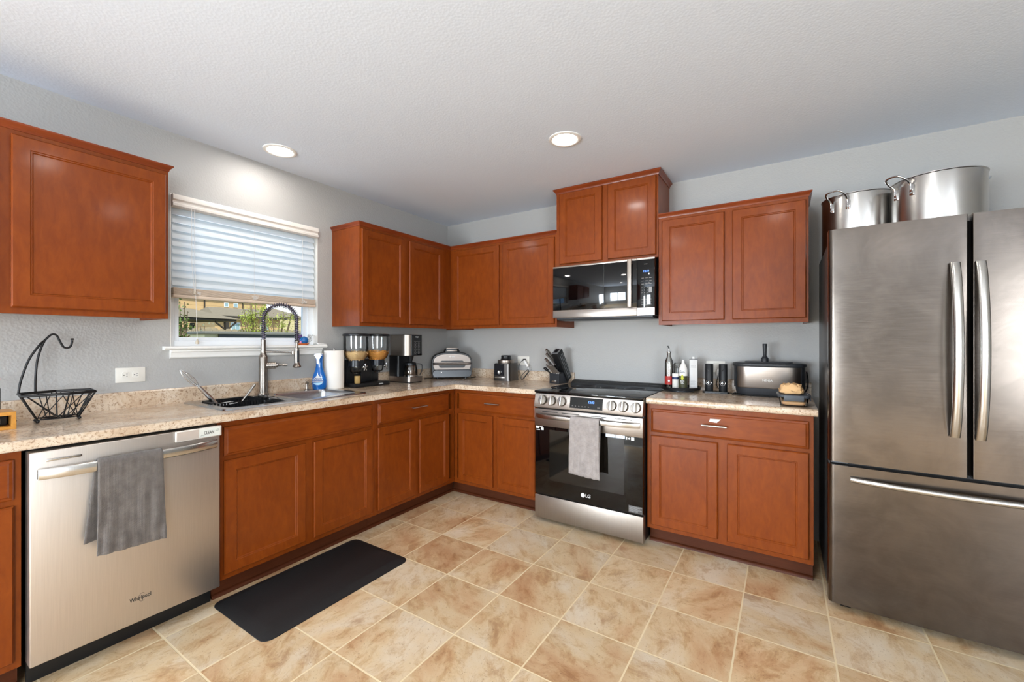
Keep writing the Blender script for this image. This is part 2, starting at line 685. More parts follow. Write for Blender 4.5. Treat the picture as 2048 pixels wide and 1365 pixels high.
def text(s, size, name, mat, parent, loc, rot=(90, 0, 0), depth=0.0006, align='CENTER', sx=1.0, bold=0.0, shear=0):
    cu = bpy.data.curves.new(name, 'FONT')
    cu.body = s
    cu.size = size
    cu.extrude = depth
    cu.align_x = align
    cu.align_y = 'CENTER'
    cu.offset = bold
    cu.shear = shear
    tmp = bpy.data.objects.new(name, cu)
    COL.objects.link(tmp)
    dg = bpy.context.evaluated_depsgraph_get()
    me = bpy.data.meshes.new_from_object(tmp.evaluated_get(dg))
    bpy.data.objects.remove(tmp)
    bpy.data.curves.remove(cu)
    me.materials.clear()
    me.materials.append(mat)
    me.name = name
    for v in me.vertices:
        v.co.x *= sx
    o = bpy.data.objects.new(name, me)
    COL.objects.link(o)
    o.parent = parent
    o.location = loc
    o.rotation_euler = tuple(R(a) for a in rot)
    return o


def struct(o, name=None):
    o['kind'] = 'structure'
    return o


def arc(cx, cy, r, a0, a1, n=8):
    return [(cx + r * math.cos(R(a0 + (a1 - a0) * i / n)), cy + r * math.sin(R(a0 + (a1 - a0) * i / n))) for i in range(n + 1)]


def rrect(x0, x1, y0, y1, r, n=5):
    return (arc(x1 - r, y1 - r, r, 0, 90, n) + arc(x0 + r, y1 - r, r, 90, 180, n) + arc(x0 + r, y0 + r, r, 180, 270, n) + arc(x1 - r, y0 + r, r, 270, 360, n))


def loft(b, rings, cap0=True, cap1=True):
    """rings of 3-D points, same count each"""
    rr = [[b.bm.verts.new(p) for p in ring] for ring in rings]
    n = len(rr[0])
    for A, Q in zip(rr, rr[1:]):
        for k in range(n):
            b.bm.faces.new((A[k], A[(k + 1) % n], Q[(k + 1) % n], Q[k]))
    if cap0:
        b.bm.faces.new(rr[0][::-1])
    if cap1:
        b.bm.faces.new(rr[-1])
    return b


def catmull(P, k=6):
    P = [Vector(p) for p in P]
    out = []
    for i in range(len(P) - 1):
        p0 = P[max(i - 1, 0)]; p1 = P[i]; p2 = P[i + 1]; p3 = P[min(i + 2, len(P) - 1)]
        for j in range(k):
            t = j / k
            out.append(0.5 * ((2 * p1) + (p2 - p0) * t + (2 * p0 - 5 * p1 + 4 * p2 - p3) * t * t + (3 * p1 - p0 - 3 * p2 + p3) * t ** 3))
    out.append(P[-1])
    return out

# ------------------------------------------------------------------ the room
CH = 2.441
RX, RY = 5.6, -7.4
struct(rbox(-0.14, RX + 0.12, RY - 0.12, 0.12, -0.12, 0).build('floor', M['floor'], smooth=0))
ceil = struct(rbox(-0.14, RX + 0.12, RY - 0.12, 0.12, CH, CH + 0.1).build('ceiling', M['ceiling'], smooth=0))
struct(rbox(-0.14, RX + 0.12, 0, 0.12, 0, CH).build('wall_back', M['wall'], smooth=0))
b = B()
b.box(RX, RX + 0.12, RY, -6.6, 0, CH).box(RX, RX + 0.12, -4.6, 0, 0, CH).box(RX, RX + 0.12, -6.6, -4.6, 0, 0.5).box(RX, RX + 0.12, -6.6, -4.6, 2.1, CH)
struct(b.build('wall_right', M['wall'], smooth=0))
b = B()
b.box(RX - 0.02, RX + 0.02, -6.6, -6.55, 0.5, 2.1).box(RX - 0.02, RX + 0.02, -4.65, -4.6, 0.5, 2.1).box(RX - 0.02, RX + 0.02, -6.55, -4.65, 0.5, 0.55).box(RX - 0.02, RX + 0.02, -6.55, -4.65, 2.05, 2.1).box(RX - 0.02, RX + 0.02, -5.63, -5.57, 0.55, 2.05)
struct(b.build('fill_window', M['vinyl'], smooth=0))  # unseen window put into the right wall for its fill light
WY0, WY1, WZ0, WZ1 = -2.332, -1.437, 1.213, 2.097
b = B()
b.box(-0.14, 0, RY, -7.2, 0, CH).box(-0.14, 0, -7.2, -5.9, 0, 0.3).box(-0.14, 0, -7.2, -5.9, 1.52, CH).box(-0.14, 0, -5.9, WY0, 0, CH).box(-0.14, 0, WY1, 0, 0, CH).box(-0.14, 0, WY0, WY1, 0, WZ0).box(-0.14, 0, WY0, WY1, WZ1, CH)
struct(b.build('wall_left', M['wall'], smooth=0))
# front wall with the dining window, where a fill lamp stands in for daylight
b = B()
b.box(-0.14, 0.5, RY - 0.12, RY, 0, CH).box(0.5, 1.8, RY - 0.12, RY, 0, 0.45).box(0.5, 1.8, RY - 0.12, RY, 1.6, CH)
b.box(1.8, RX + 0.12, RY - 0.12, RY, 0, CH)
struct(b.build('wall_front', M['wall'], smooth=0))
for nm, xa, xb, za, zb in (('window_2', 0.5, 1.8, 0.45, 1.6),):
    b = B()
    w = 0.05
    b.box(xa, xb, RY - 0.02, RY + 0.02, za, za + w).box(xa, xb, RY - 0.02, RY + 0.02, zb - w, zb)
    b.box(xa, xa + w, RY - 0.02, RY + 0.02, za + w, zb - w).box(xb - w, xb, RY - 0.02, RY + 0.02, za + w, zb - w)
    b.box((xa + xb) / 2 - 0.03, (xa + xb) / 2 + 0.03, RY - 0.02, RY + 0.02, za + w, zb - w)
    struct(b.build(nm, M['vinyl'], smooth=0))
b = B()
b.box(-0.02, 0.02, -7.2, -7.15, 0.3, 1.52).box(-0.02, 0.02, -5.95, -5.9, 0.3, 1.52).box(-0.02, 0.02, -7.15, -5.95, 0.3, 0.35).box(-0.02, 0.02, -7.15, -5.95, 1.47, 1.52).box(-0.02, 0.02, -6.57, -6.53, 0.35, 1.47)
struct(b.build('window_3', M['vinyl'], smooth=0))
b = B()
b.box(0, RX, RY, RY + 0.012, 0, 0.08)
struct(b.build('baseboard_front', M['trimwhite'], smooth=0))
struct(rbox(4.1, RX, -0.012, 0, 0, 0.08).build('baseboard_back', M['trimwhite'], smooth=0))

# kitchen window: vinyl frame, sash rails, pane, stool and apron
win = bpy.data.objects.new('window_1', None)
COL.objects.link(win)
struct(win)
b = B()
xa, xb, t = -0.12, -0.055, 0.038
b.box(xa, xb, WY0, WY0 + t, WZ0 + 0.02, WZ1).box(xa, xb, WY1 - t, WY1, WZ0 + 0.02, WZ1)
b.box(xa, xb, WY0 + t, WY1 - t, WZ0 + 0.02, WZ0 + 0.02 + 0.032).box(xa, xb, WY0 + t, WY1 - t, WZ1 - t, WZ1)
b.build('window_frame', M['vinyl'], win, bevel=0.003)
b = B()
b.box(xb, -0.0005, WY0 + 0.0002, WY0 + 0.004, WZ0 + 0.022, WZ1 - 0.0002).box(xb, -0.0005, WY1 - 0.004, WY1 - 0.0002, WZ0 + 0.022, WZ1 - 0.0002).box(xb, -0.0005, WY0 + 0.004, WY1 - 0.004, WZ1 - 0.004, WZ1 - 0.0002)
b.build('jamb_liner', M['trimwhite'], win, smooth=0)
b = B()
y0, y1, z0, z1 = WY0 + t, WY1 - t, WZ0 + 0.052, 1.66
for q in ((y0, y0 + 0.028, z0, z1), (y1 - 0.028, y1, z0, z1), (y0 + 0.028, y1 - 0.028, z0, z0 + 0.022), (y0 + 0.028, y1 - 0.028, z1 - 0.035, z1)):
    b.box(-0.105, -0.075, *q)
b.build('lower_sash', M['vinyl'], win, bevel=0.002)
b = B()
for q in ((y0, y0 + 0.022, z1, WZ1 - t), (y1 - 0.022, y1, z1, WZ1 - t)):
    b.box(-0.115, -0.095, *q)
b.build('upper_sash', M['vinyl'], win)
rbox(-0.092, -0.088, y0 + 0.028, y1 - 0.028, z0 + 0.022, z1 - 0.035).build('lower_pane', M['pane'], win, smooth=0)
rbox(-0.108, -0.104, y0 + 0.022, y1 - 0.022, z1, WZ1 - t).build('upper_pane', M['pane'], win, smooth=0)
b = B()
b.prism([(-0.055, 1.214), (0.032, 1.214), (0.040, 1.219), (0.043, 1.225), (0.040, 1.231), (0.034, 1.235), (-0.055, 1.235)], 'y', -2.368, -1.385)
b.build('window_sill', M['trimwhite'], win)
b = B()
b.sweep([(0.0, -2.335), (0.0, -1.415)], [(0.0005, 1.213), (0.030, 1.213), (0.030, 1.204), (0.022, 1.200), (0.016, 1.186), (0.016, 1.172), (0.009, 1.166), (0.0005, 1.166)])
b.build('window_apron', M['trimwhite'], win)

# ------------------------------------------------------------------ the yard beyond the window
grass = plain('dry_grass', '#7d7a4c', 0.95, var=0.3)
gnd = rbox(-60, -0.2, -12, 45, -0.6, -0.3).build('ground', grass, smooth=0)
tag(gnd, None, None, None, 'structure')


def siding(name, col):
    t = NT(name)
    geo = t.coord('Object')
    wv = t.n('TexWave', wave_type='BANDS', bands_direction='Z', wave_profile='SAW')
    wv.inputs['Scale'].default_value = 1.15
    t.l(geo, 'Vector', wv, 'Vector')
    c = lin(col)
    r = t.ramp(wv, 'Fac', [(0.0, tuple(v * 0.5 for v in c[:3])), (0.12, c), (1.0, c)])
    t.l(r, 'Color', t.b, 'Base Color')
    t.set(Roughness=0.8)
    return t.m


fence_m = plain('weathered_cedar', '#9c8d72', 0.9, var=0.35)
roof_m = plain('asphalt_shingle', '#82745c', 0.95, var=0.2, bump=0.4, bscale=20)
side_a = siding('tan_siding', '#c4a473')
side_b = siding('cream_siding', '#c9bb8c')
dark_m = plain('dark_stained_wood', '#3a342b', 0.8)
leaf_m = plain('young_leaf', '#a3ad4a', 0.7, var=0.35)
leaf_d = plain('dark_leaf', '#5f7434', 0.7, var=0.35)
bark_m = plain('tree_bark', '#6b5a44', 0.9)

b = B()
y = -4.0
while y < 9.0:
    w = 0.138
    zt = 1.58 + random.uniform(-0.02, 0.02)
    b.prism([(y, -0.3), (y + w, -0.3), (y + w, zt - 0.03), (y + w * 0.78, zt), (y + w * 0.5, zt + 0.012), (y + w * 0.22, zt), (y, zt - 0.03)], 'x', -9.02 + random.uniform(-0.006, 0.006), -9.0)
    y += 0.145
b.box(-9.1, -9.03, -4, 9, 1.1, 1.18).box(-9.1, -9.03, -4, 9, 0.1, 0.18)
tag(b.build('picket_fence', fence_m, smooth=0), 'weathered cedar dog-ear fence across the yard outside the kitchen window', 'fence')

# dark outbuilding close to the window with a light slab top
t = thing('storage_bench', 'long dark outdoor cabinet with pale grey slab top, just outside the window', 'outdoor cabinet', (-3.5, -0.82, -0.3))
rbox(-0.5, 0.05, 0.0, 2.6, 1.655, 1.695, 0.01).build('slab_top', plain('pale_concrete', '#6f6e64', 0.8), t)
rbox(-0.45, -0.03, 0.03, 0.19, 0, 1.655).build('end_panel', plain('cream_panel', '#cfc79c', 0.7), t, smooth=0)
rbox(-0.45, 0.0, 0.19, 2.55, 0, 1.655).build('cabinet_front', plain('dark_slate_panel', '#3d3f39', 0.6), t, smooth=0)

# gazebo with a shingled hip roof
t = thing('gazebo', 'brown open gazebo with low shingled hip roof behind the fence, left side of window view', 'gazebo', (-18, 4.4, -0.3), 14)
gz = 2.52
b = B()
v = [(-1.6, -1.65, gz), (0.9, -1.65, gz), (0.9, 1.50, gz), (-1.6, 1.50, gz), (-0.3, -0.5, gz + 0.43), (-0.3, 0.1, gz + 0.43)]
b._add(v, [(0, 1, 4), (1, 2, 5, 4), (2, 3, 5), (3, 0, 4, 5), (0, 3, 2, 1)])
b.build('hip_roof', roof_m, t, smooth=0)
rbox(-1.5, 0.8, -1.55, 1.35, gz - 0.09, gz - 0.02).build('eave_beam', dark_m, t, smooth=0)
for px, py in ((0.7, -1.45), (0.7, 0.95), (-1.4, -1.45), (-1.4, 0.95)):
    rbox(px - 0.07, px + 0.07, py - 0.07, py + 0.07, 0, gz - 0.13).build('post', dark_m, t, smooth=0)
b = B()
b.tube([(0.7, 0.95, gz - 0.5), (0.7, 1.4, gz - 0.13)], 0.04, 6)
b.tube([(0.7, 0.95, gz - 0.5), (0.7, 0.45, gz - 0.13)], 0.04, 6)
b.build('corner_brace', dark_m, t, smooth=0)

# single-storey wing with a hip roof, in front of the tall house
t = thing('low_house', 'low tan house wing with grey shingled hip roof and white framed window beyond the fence', 'house', (-26, 8.2, -0.3))
b = B()
v = [(0.6, 0, 3.1), (0.6, 4.4, 3.1), (-3.5, 4.4, 3.1), (-3.5, 0, 3.1), (-1.5, 0.5, 3.72), (-1.5, 3.9, 3.72)]
b._add(v, [(0, 1, 5, 4), (1, 2, 5), (2, 3, 4, 5), (3, 0, 4), (3, 2, 1, 0)])
b.build('hip_roof', roof_m, t, smooth=0)
rbox(0.45, 0.6, 0.05, 4.35, 2.98, 3.1).build('fascia', dark_m, t, smooth=0)
rbox(-3.3, 0.0, 0.3, 4.2, 0, 3.05).build('wall', side_a, t, smooth=0)
for ya in (1.15, 2.9):
    f = rbox(0.0, 0.04, ya, ya + 0.55, 2.1, 2.72).build('house_window', M['vinyl'], t, smooth=0)
    rbox(0.04, 0.05, ya + 0.05, ya + 0.26, 2.15, 2.67).build('pane', plain('window_reflection', '#8fa9ad', 0.15), f, smooth=0)
    rbox(0.04, 0.05, ya + 0.29, ya + 0.5, 2.15, 2.67).build('pane', bpy.data.materials['window_reflection'], f, smooth=0)
# tall house
t = thing('tall_house', 'tall tan lap-sided two-storey house filling the window view behind the roofs', 'house', (-32, 6.0, -0.3))
rbox(-8, 0, 0.0, 8.6, 0, 4.7).build('wall', side_a, t, smooth=0)
rbox(0.0, 0.06, 4.24, 4.32, 0, 4.7).build('corner_trim', dark_m, t, smooth=0)
rbox(0.0, 0.06, 6.80, 6.86, 0, 4.7).build('corner_trim', dark_m, t, smooth=0)
for ya in (5.53, 6.17):
    f = rbox(0.0, 0.06, ya, ya + 0.30, 4.1, 4.42).build('house_window', M['vinyl'], t, smooth=0)
    rbox(0.06, 0.07, ya + 0.04, ya + 0.26, 4.14, 4.38).build('pane', bpy.data.materials['window_reflection'], f, smooth=0)
b = B()
b._add([(0.4, -0.4, 4.7), (0.4, 9.0, 4.7), (-8.4, 9.0, 4.7), (-8.4, -0.4, 4.7), (-4, 3, 5.4), (-4, 5.5, 5.4)], [(0, 1, 5, 4), (1, 2, 5), (2, 3, 4, 5), (3, 0, 4), (3, 2, 1, 0)])
b.build('hip_roof', roof_m, t, smooth=0)
# far cream house
t = thing('far_house', 'cream house seen far off at the right edge of the window view', 'house', (-40, 17.0, -0.3))
rbox(-6, 0, 0.0, 5.4, 0, 4.0).build('wall', side_b, t, smooth=0)
b = B()
b._add([(0.3, -0.4, 4.0), (0.3, 5.8, 4.0), (-6.3, 5.8, 4.0), (-6.3, -0.4, 4.0), (-3, 0.2, 5.0), (-3, 4.2, 5.0)], [(0, 1, 5, 4), (1, 2, 5), (2, 3, 4, 5), (3, 0, 4), (3, 2, 1, 0)])
b.build('hip_roof', roof_m, t, smooth=0)
f = rbox(0.0, 0.05, 4.6, 4.85, 2.6, 3.4).build('house_window', dark_m, t, smooth=0)


def shrub(label, loc, h, spread, nstem, nleaf, lm, seed, ls=0.035):
    rnd = random.Random(seed)
    t = thing('tree', label, 'tree', loc)
    b = B()
    tips = []
    for k in range(nstem):
        a = rnd.uniform(0, 2 * PI)
        rr = rnd.uniform(0.2, 1.0) * spread
        tip = Vector((rr * math.cos(a), rr * math.sin(a), h * rnd.uniform(0.8, 1.0)))
        mid = Vector((tip.x * 0.25, tip.y * 0.25, tip.z * 0.5))
        pts = catmull([(0, 0, 0), mid, tip], 5)
        b.tube(pts, [0.022 * (1 - 0.75 * i / (len(pts) - 1)) for i in range(len(pts))], 5)
        for _ in range(3):
            p = pts[rnd.randint(4, len(pts) - 2)]
            q = p + Vector((rnd.uniform(-.3, .3), rnd.uniform(-.3, .3), rnd.uniform(.1, .4))) * spread
            b.tube([p, (p + q) / 2 + Vector((0, 0, .02)), q], [0.010, 0.007, 0.003], 4)
            tips.append((p, q))
        tips.append((mid, tip))
    b.build('branches', bark_m, t)
    b = B()
    for _ in range(nleaf):
        p, q = rnd.choice(tips)
        c = p.lerp(q, rnd.uniform(0.1, 1.05)) + Vector((rnd.gauss(0, .05), rnd.gauss(0, .05), rnd.gauss(0, .05)))
        d = Vector((rnd.uniform(-1, 1), rnd.uniform(-1, 1), rnd.uniform(-.6, .8))).normalized()
        e = d.orthogonal().normalized()
        s = ls * rnd.uniform(0.7, 1.3)
        b._add([c, c + d * s * 0.5 + e * s * 0.28, c + d * s, c + d * s * 0.5 - e * s * 0.28], [(0, 1, 2, 3)])
    b.build('leaves', lm, t, smooth=0)
    return t


shrub('sparse young tree with pale green leaves, left of two behind the faucet', (-8.2, 2.15, -0.3), 2.55, 0.42, 14, 3600, leaf_m, 3, 0.042)
shrub('thin multi-stem tree with few leaves, framed by the faucet arch', (-7.1, 2.08, -0.3), 2.3, 0.40, 12, 1700, leaf_m, 5, 0.036)
shrub('narrow dark-leaved shrub at the left edge of the window view', (-5, -0.52, -0.3), 2.25, 0.20, 10, 900, leaf_d, 9, 0.05)
shrub('grey-green bush on the fence line in front of the gazebo', (-8.6, 1.05, -0.3), 2.0, 0.25, 8, 700, plain('sage_leaf', '#8fa389', 0.8, var=0.2), 11)

# ------------------------------------------------------------------ blind
t = thing('window_blind', 'half-raised white slatted blind over the sink window', 'blind', (-0.026, -1.8845, 0))
hw = 0.431
b = B()
b.prism([(0.0, 2.094), (0.046, 2.094), (0.050, 2.085), (0.050, 2.066), (0.042, 2.058), (0.042, 2.048), (0.049, 2.042), (0.049, 2.030), (0.040, 2.026), (0.0, 2.026)], 'y', -hw - 0.010, hw + 0.010)
b.build('valance', plain('blind_valance', '#ddd8d1', 0.4), t)
n = 11
for i in range(n):
    z = 2.010 - i * 0.0447
    b = B()
    a = R(66)
    pts = []
    for k in range(7):
        s = (k / 6 - 0.5) * 0.05
        bow = 0.0022 * (1 - (2 * k / 6 - 1) ** 2)
        pts.append((s * math.cos(a) + bow * math.sin(a), -s * math.sin(a) + bow * math.cos(a)))
    up = [(p[0], z + p[1] + 0.0014) for p in pts]
    dn = [(p[0], z + p[1] - 0.0014) for p in pts[::-1]]
    b.prism(up + dn, 'y', -hw, hw)
    b.build('slat', M['blind'], t, smooth=50)
b = B()
for i in range(9):
    b.box(-0.025, 0.025, -hw, hw, 1.533 + i * 0.0042, 1.5358 + i * 0.0042)
b.build('stacked_slats', plain('stacked_slats', '#dccab6', 0.45), t, smooth=0)  # white slats like the rest; their shade is painted in as beige
rbox(-0.027, 0.027, -hw - 0.002, hw + 0.002, 1.512, 1.531, 0.004).build('bottom_rail', plain('blind_bottom_rail', '#d8c6b2', 0.45), t)  # cream tone carries the same painted shade on a white rail
for yy in (-0.33, 0.0, 0.33):
    b = B()
    for dx in (0.029, -0.029):
        b.tube([(dx, yy, 2.03), (dx, yy, 1.53)], 0.0009, 5)
    b.build('ladder_cord', M['white'], t)
    b = B()
    rnd = random.Random(int(yy * 100))
    pts = [(0.030, yy + rnd.uniform(-0.035, 0.035), 1.545 + rnd.uniform(-0.016, 0.016)) for _ in range(16)]
    b.tube(catmull(pts, 3), 0.0008, 4)
    b.build('cord_tangle', M['white'], t)
for yy, zb in ((-0.352, 1.545), (-0.338, 1.258)):
    c = B().tube([(0.046, yy, 2.03), (0.050, yy, 1.7), (0.05, yy + 0.012, zb)], 0.0012, 6).build('pull_cord', M['white'], t)
    B().lathe([(0, 0.018), (0.004, 0.017), (0.005, 0.010), (0.0085, 0.004), (0.0085, -0.010), (0, -0.012)], (0.05, yy + 0.012, zb), 12).build('tassel', plain('cord_tassel', '#c9bda9', 0.5) if 'cord_tassel' not in bpy.data.materials else bpy.data.materials['cord_tassel'], c)

# ------------------------------------------------------------------ recessed ceiling lights
for i, (x, y) in enumerate(CAN_SPOTS):
    lab = ['recessed ceiling light above the sink, nearest the window wall', 'recessed ceiling light out from the range hood microwave', 'recessed ceiling light over the dishwasher aisle, out of frame', 'recessed ceiling light in front of the fridge, out of frame', 'recessed ceiling light over the dining area, right one', 'recessed ceiling light over the dining area, left one'][i]
    t = thing('ceiling_light', lab, 'ceiling light', (x, y, CH), 0, 'recessed ceiling lights')
    B().lathe([(0.094, 0.0), (0.093, -0.004), (0.086, -0.007), (0.072, -0.006), (0.066, -0.001)], n=48).build('trim_ring', M['white'], t)
    B().lathe([(0.066, -0.001), (0.066, -0.003), (0, -0.0035)], n=40).build('diffuser', M['lens'], t)


# ------------------------------------------------------------------ cabinets
def door_mesh(x0, x1, z0, z1, y):
    return B().nest(x0, x1, z0, z1, [(0, y), (0, y - 0.014), (0.0045, y - 0.0195), (0.050, y - 0.0195), (0.053, y - 0.0155), (0.0565, y - 0.0155), (0.060, y - 0.0105)])


def drawer_mesh(x0, x1, z0, z1, y):
    return B().nest(x0, x1, z0, z1, [(0, y), (0, y - 0.012), (0.003, y - 0.0145), (0.011, y - 0.0165), (0.015, y - 0.0195)])


def bar_pull(x, y, z, L, par):
    b = B()
    b.tube([(x - L / 2, y - 0.030, z), (x + L / 2, y - 0.030, z)], 0.0055, 12)
    for s in (-1, 1):
        b.tube([(x + s * L * 0.36, y - 0.030, z), (x + s * L * 0.36, y + 0.001, z)], 0.0045, 10)
    o = b.build('handle', M['handle'], par)
    tag(o, 'chrome bar handle', None)
    return o


def base_cabinet(label, loc, rot, w, doors, drawers, mull=(), x_end=True, toe=(0, 0)):
    D = 0.61
    t = thing('base_cabinet', label, 'cabinet', loc, rot, 'base cabinets')
    b = B()
    b.box(0, 0.018, -D + 0.019, -0.001, 0.102, 0.874).box(w - 0.018, w, -D + 0.019, -0.001, 0.102, 0.874)
    b.box(0.018, w - 0.018, -D + 0.019, -0.001, 0.102, 0.12).box(0.018, w - 0.018, -0.012, -0.001, 0.12, 0.874)
    b.box(0, 0.018, -D + 0.075, -0.001, 0.0, 0.102).box(w - 0.018, w, -D + 0.075, -0.001, 0, 0.102)
    b.build('body', M['wood'], t, smooth=0)
    b = B()
    # face frame: outer stiles, rails, mullions
    b.box(0, 0.032, -D, -D + 0.019, 0.102, 0.875).box(w - 0.032, w, -D, -D + 0.019, 0.102, 0.875)
    b.box(0.032, w - 0.032, -D, -D + 0.019, 0.838, 0.875).box(0.032, w - 0.032, -D, -D + 0.019, 0.102, 0.14)
    b.box(0.032, w - 0.032, -D, -D + 0.019, 0.668, 0.712)
    for m in mull:
        b.box(m - 0.035, m + 0.035, -D, -D + 0.019, 0.14, 0.668)
    b.build('face_frame', M['wood'], t, smooth=0)
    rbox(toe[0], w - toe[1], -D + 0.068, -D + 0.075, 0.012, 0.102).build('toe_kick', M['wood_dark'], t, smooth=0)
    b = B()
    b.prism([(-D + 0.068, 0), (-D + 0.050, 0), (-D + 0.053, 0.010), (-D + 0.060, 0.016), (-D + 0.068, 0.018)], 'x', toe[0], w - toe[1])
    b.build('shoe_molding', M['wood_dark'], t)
    for (x0, x1) in doors:
        door_mesh(x0, x1, 0.130, 0.682, -D).build('door', M['wood'], t, smooth=0)
    for (x0, x1, hx, hl) in drawers:
        dr = drawer_mesh(x0, x1, 0.704, 0.846, -D).build('drawer', M['woodh'], t, smooth=0)
        if hx is not None:
            bar_pull(hx, -D - 0.0195, 0.780, hl, dr)
    return t


def crown(t, path, z0, h, out):
    b = B()
    b.sweep(path, [(-0.001, z0), (0.003, z0), (0.0045, z0 + h * 0.22), (out * 0.45, z0 + h * 0.48), (out * 0.9, z0 + h * 0.72), (out, z0 + h * 0.8), (out, z0 + h), (-0.001, z0 + h)])
    b.build('crown_molding', M['wood_dark2'], t, smooth=30)


M['wood_dark2'] = wood('crown_wood', lin('#64290f'), lin('#843c1a'), (2.2, 2.2, 26), 0.32, 0.25)


def wall_cabinet(label, loc, rot, w, z0, z1, doors, mull=(), dz=(0.026, 0.03), D=0.325, crown_path=None, crown_out=0.018, crown_h=0.03, xs=(0.03, 0.03)):
    t = thing('wall_cabinet', label, 'cabinet', loc, rot, 'wall cabinets')
    b = B()
    b.box(0, 0.018, -D + 0.019, -0.001, z0, z1).box(w - 0.018, w, -D + 0.019, -0.001, z0, z1)
    b.box(0.018, w - 0.018, -D + 0.019, -0.001, z0 + 0.012, z0 + 0.028).box(0.018, w - 0.018, -D + 0.019, -0.001, z1 - 0.018, z1)
    b.box(0.018, w - 0.018, -0.008, -0.001, z0 + 0.028, z1 - 0.018)
    b.build('body', M['wood'], t, smooth=0)
    b = B()
    b.box(0, xs[0], -D, -D + 0.019, z0, z1).box(w - xs[1], w, -D, -D + 0.019, z0, z1)
    b.box(xs[0], w - xs[1], -D, -D + 0.019, z0, z0 + 0.04).box(xs[0], w - xs[1], -D, -D + 0.019, z1 - 0.04, z1)
    for m in mull:
        b.box(m - 0.035, m + 0.035, -D, -D + 0.019, z0 + 0.04, z1 - 0.04)
    b.build('face_frame', M['wood'], t, smooth=0)
    for (x0, x1) in doors:
        door_mesh(x0, x1, z0 + dz[0], z1 - dz[1] + 0.004, -D).build('door', M['wood'], t, smooth=0)
    crown(t, crown_path or [(0, -0.001), (0, -D), (w, -D), (w, -0.001)], z1 - 0.006, crown_h, crown_out)
    return t


# wall cabinets
UB, UT = 1.374, 2.106
YF = -3.515
wall_cabinet('large cherry wall cabinet left of the window, nearest the camera', (0, YF, 0), 90, -2.448 - YF, UB, UT + 0.006, [(0.03, 0.518), (0.556, 1.054)], (0.537,), crown_path=None)
wall_cabinet('cherry wall cabinet right of the window, glossy side panel facing it', (0, -1.319, 0), 90, 1.318, UB, UT, [(0.009, 0.424), (0.470, 0.879)], (0.447,), crown_path=[(0, -0.001), (0, -0.325), (0.993, -0.325)], xs=(0.009, 0.44))
wall_cabinet('cherry wall cabinet between the corner and the microwave, above the grill', (0.326, 0, 0), 0, 1.411 - 0.326, UB, UT, [(0.042, 0.544), (0.582, 1.068)], (0.563,), crown_path=[(0.0, -0.325), (1.085, -0.325)], xs=(0.05, 0.03))
wall_cabinet('small raised cherry wall cabinet above the microwave, reaching the ceiling', (1.412, 0, 0), 0, 0.771, 1.838, 2.408, [(0.034, 0.374), (0.419, 0.758)], (0.397,), dz=(0.018, 0.014), D=0.332, crown_h=0.036, crown_out=0.022, xs=(0.03, 0.018))
wall_cabinet('cherry wall cabinet between the microwave and the fridge', (2.184, 0, 0), 0, 0.838, UB, UT - 0.002, [(0.024, 0.403), (0.449, 0.826)], (0.426,), crown_path=[(0.0, -0.325), (0.838, -0.325), (0.838, -0.001)])

# base cabinets
base_cabinet('cherry base cabinet left of the dishwasher, cut by the frame', (0, -3.575, 0), 90, 0.604, [(0.02, 0.29), (0.31, 0.585)], [(0.02, 0.585, 0.3, 0.13)], (0.30,))
base_cabinet('cherry sink base cabinet with a wide false drawer front', (0, -2.349, 0), 90, 0.925, [(0.025, 0.440), (0.490, 0.902)], [(0.025, 0.902, None, 0)], (0.466,))
base_cabinet('cherry base cabinet between the sink base and the corner', (0, -1.423, 0), 90, 0.812, [(0.022, 0.364), (0.402, 0.732)], [(0.022, 0.732, 0.380, 0.145)], (0.383,), toe=(0, -0.065))
base_cabinet('cherry base cabinet between the corner and the range', (0.611, 0, 0), 0, 0.800, [(0.056, 0.396), (0.440, 0.778)], [(0.056, 0.778, 0.412, 0.135)], (0.418,), toe=(-0.065, 0))
br = base_cabinet('cherry base cabinet between the range and the fridge', (2.184, 0, 0), 0, 0.848, [(0.026, 0.400), (0.449, 0.828)], [(0.026, 0.828, 0.385, 0.13)], (0.424,))
# torn label left on that drawer front
b = B()
b._add([(2.540, -0.6302, 0.800), (2.580, -0.6302, 0.797), (2.602, -0.6302, 0.818), (2.545, -0.6302, 0.817)], [(0, 1, 2, 3)])
st = b.build('torn_sticker', M['print_white'], None, smooth=0, solid=0.0006)
tag(st, 'torn white sticker scrap on the drawer front right of the range', 'sticker')


# ------------------------------------------------------------------ countertops
def bool_cut(o, cutter):
    md = o.modifiers.new('cut', 'BOOLEAN')
    md.operation = 'DIFFERENCE'
    md.object = cutter
    md.solver = 'EXACT'
    dg = bpy.context.evaluated_depsgraph_get()
    me = bpy.data.meshes.new_from_object(o.evaluated_get(dg))
    o.modifiers.clear()
    o.data = me
    bpy.data.objects.remove(cutter)


def counter(name, label, poly, front):
    """poly outline; front = set of outline indices whose edge (i, i+1) is rolled"""
    b = B()
    z0, z1 = 0.8765, 0.914
    lo = [b.bm.verts.new((x, y, z0)) for x, y in poly]
    hi = [b.bm.verts.new((x, y, z1)) for x, y in poly]
    n = len(poly)
    b.bm.faces.new(lo[::-1]); b.bm.faces.new(hi)
    for k in range(n):
        b.bm.faces.new((lo[k], lo[(k + 1) % n], hi[(k + 1) % n], hi[k]))
    es = []
    for k in front:
        for L in (lo, hi):
            es.append(b.bm.edges.get((L[k], L[(k + 1) % n])))
    bmesh.ops.bevel(b.bm, geom=es, offset=0.0155, segments=6, profile=0.5, affect='EDGES')
    o = b.build(name, M['granite'], None, smooth=40)
    return tag(o, label, 'countertop')


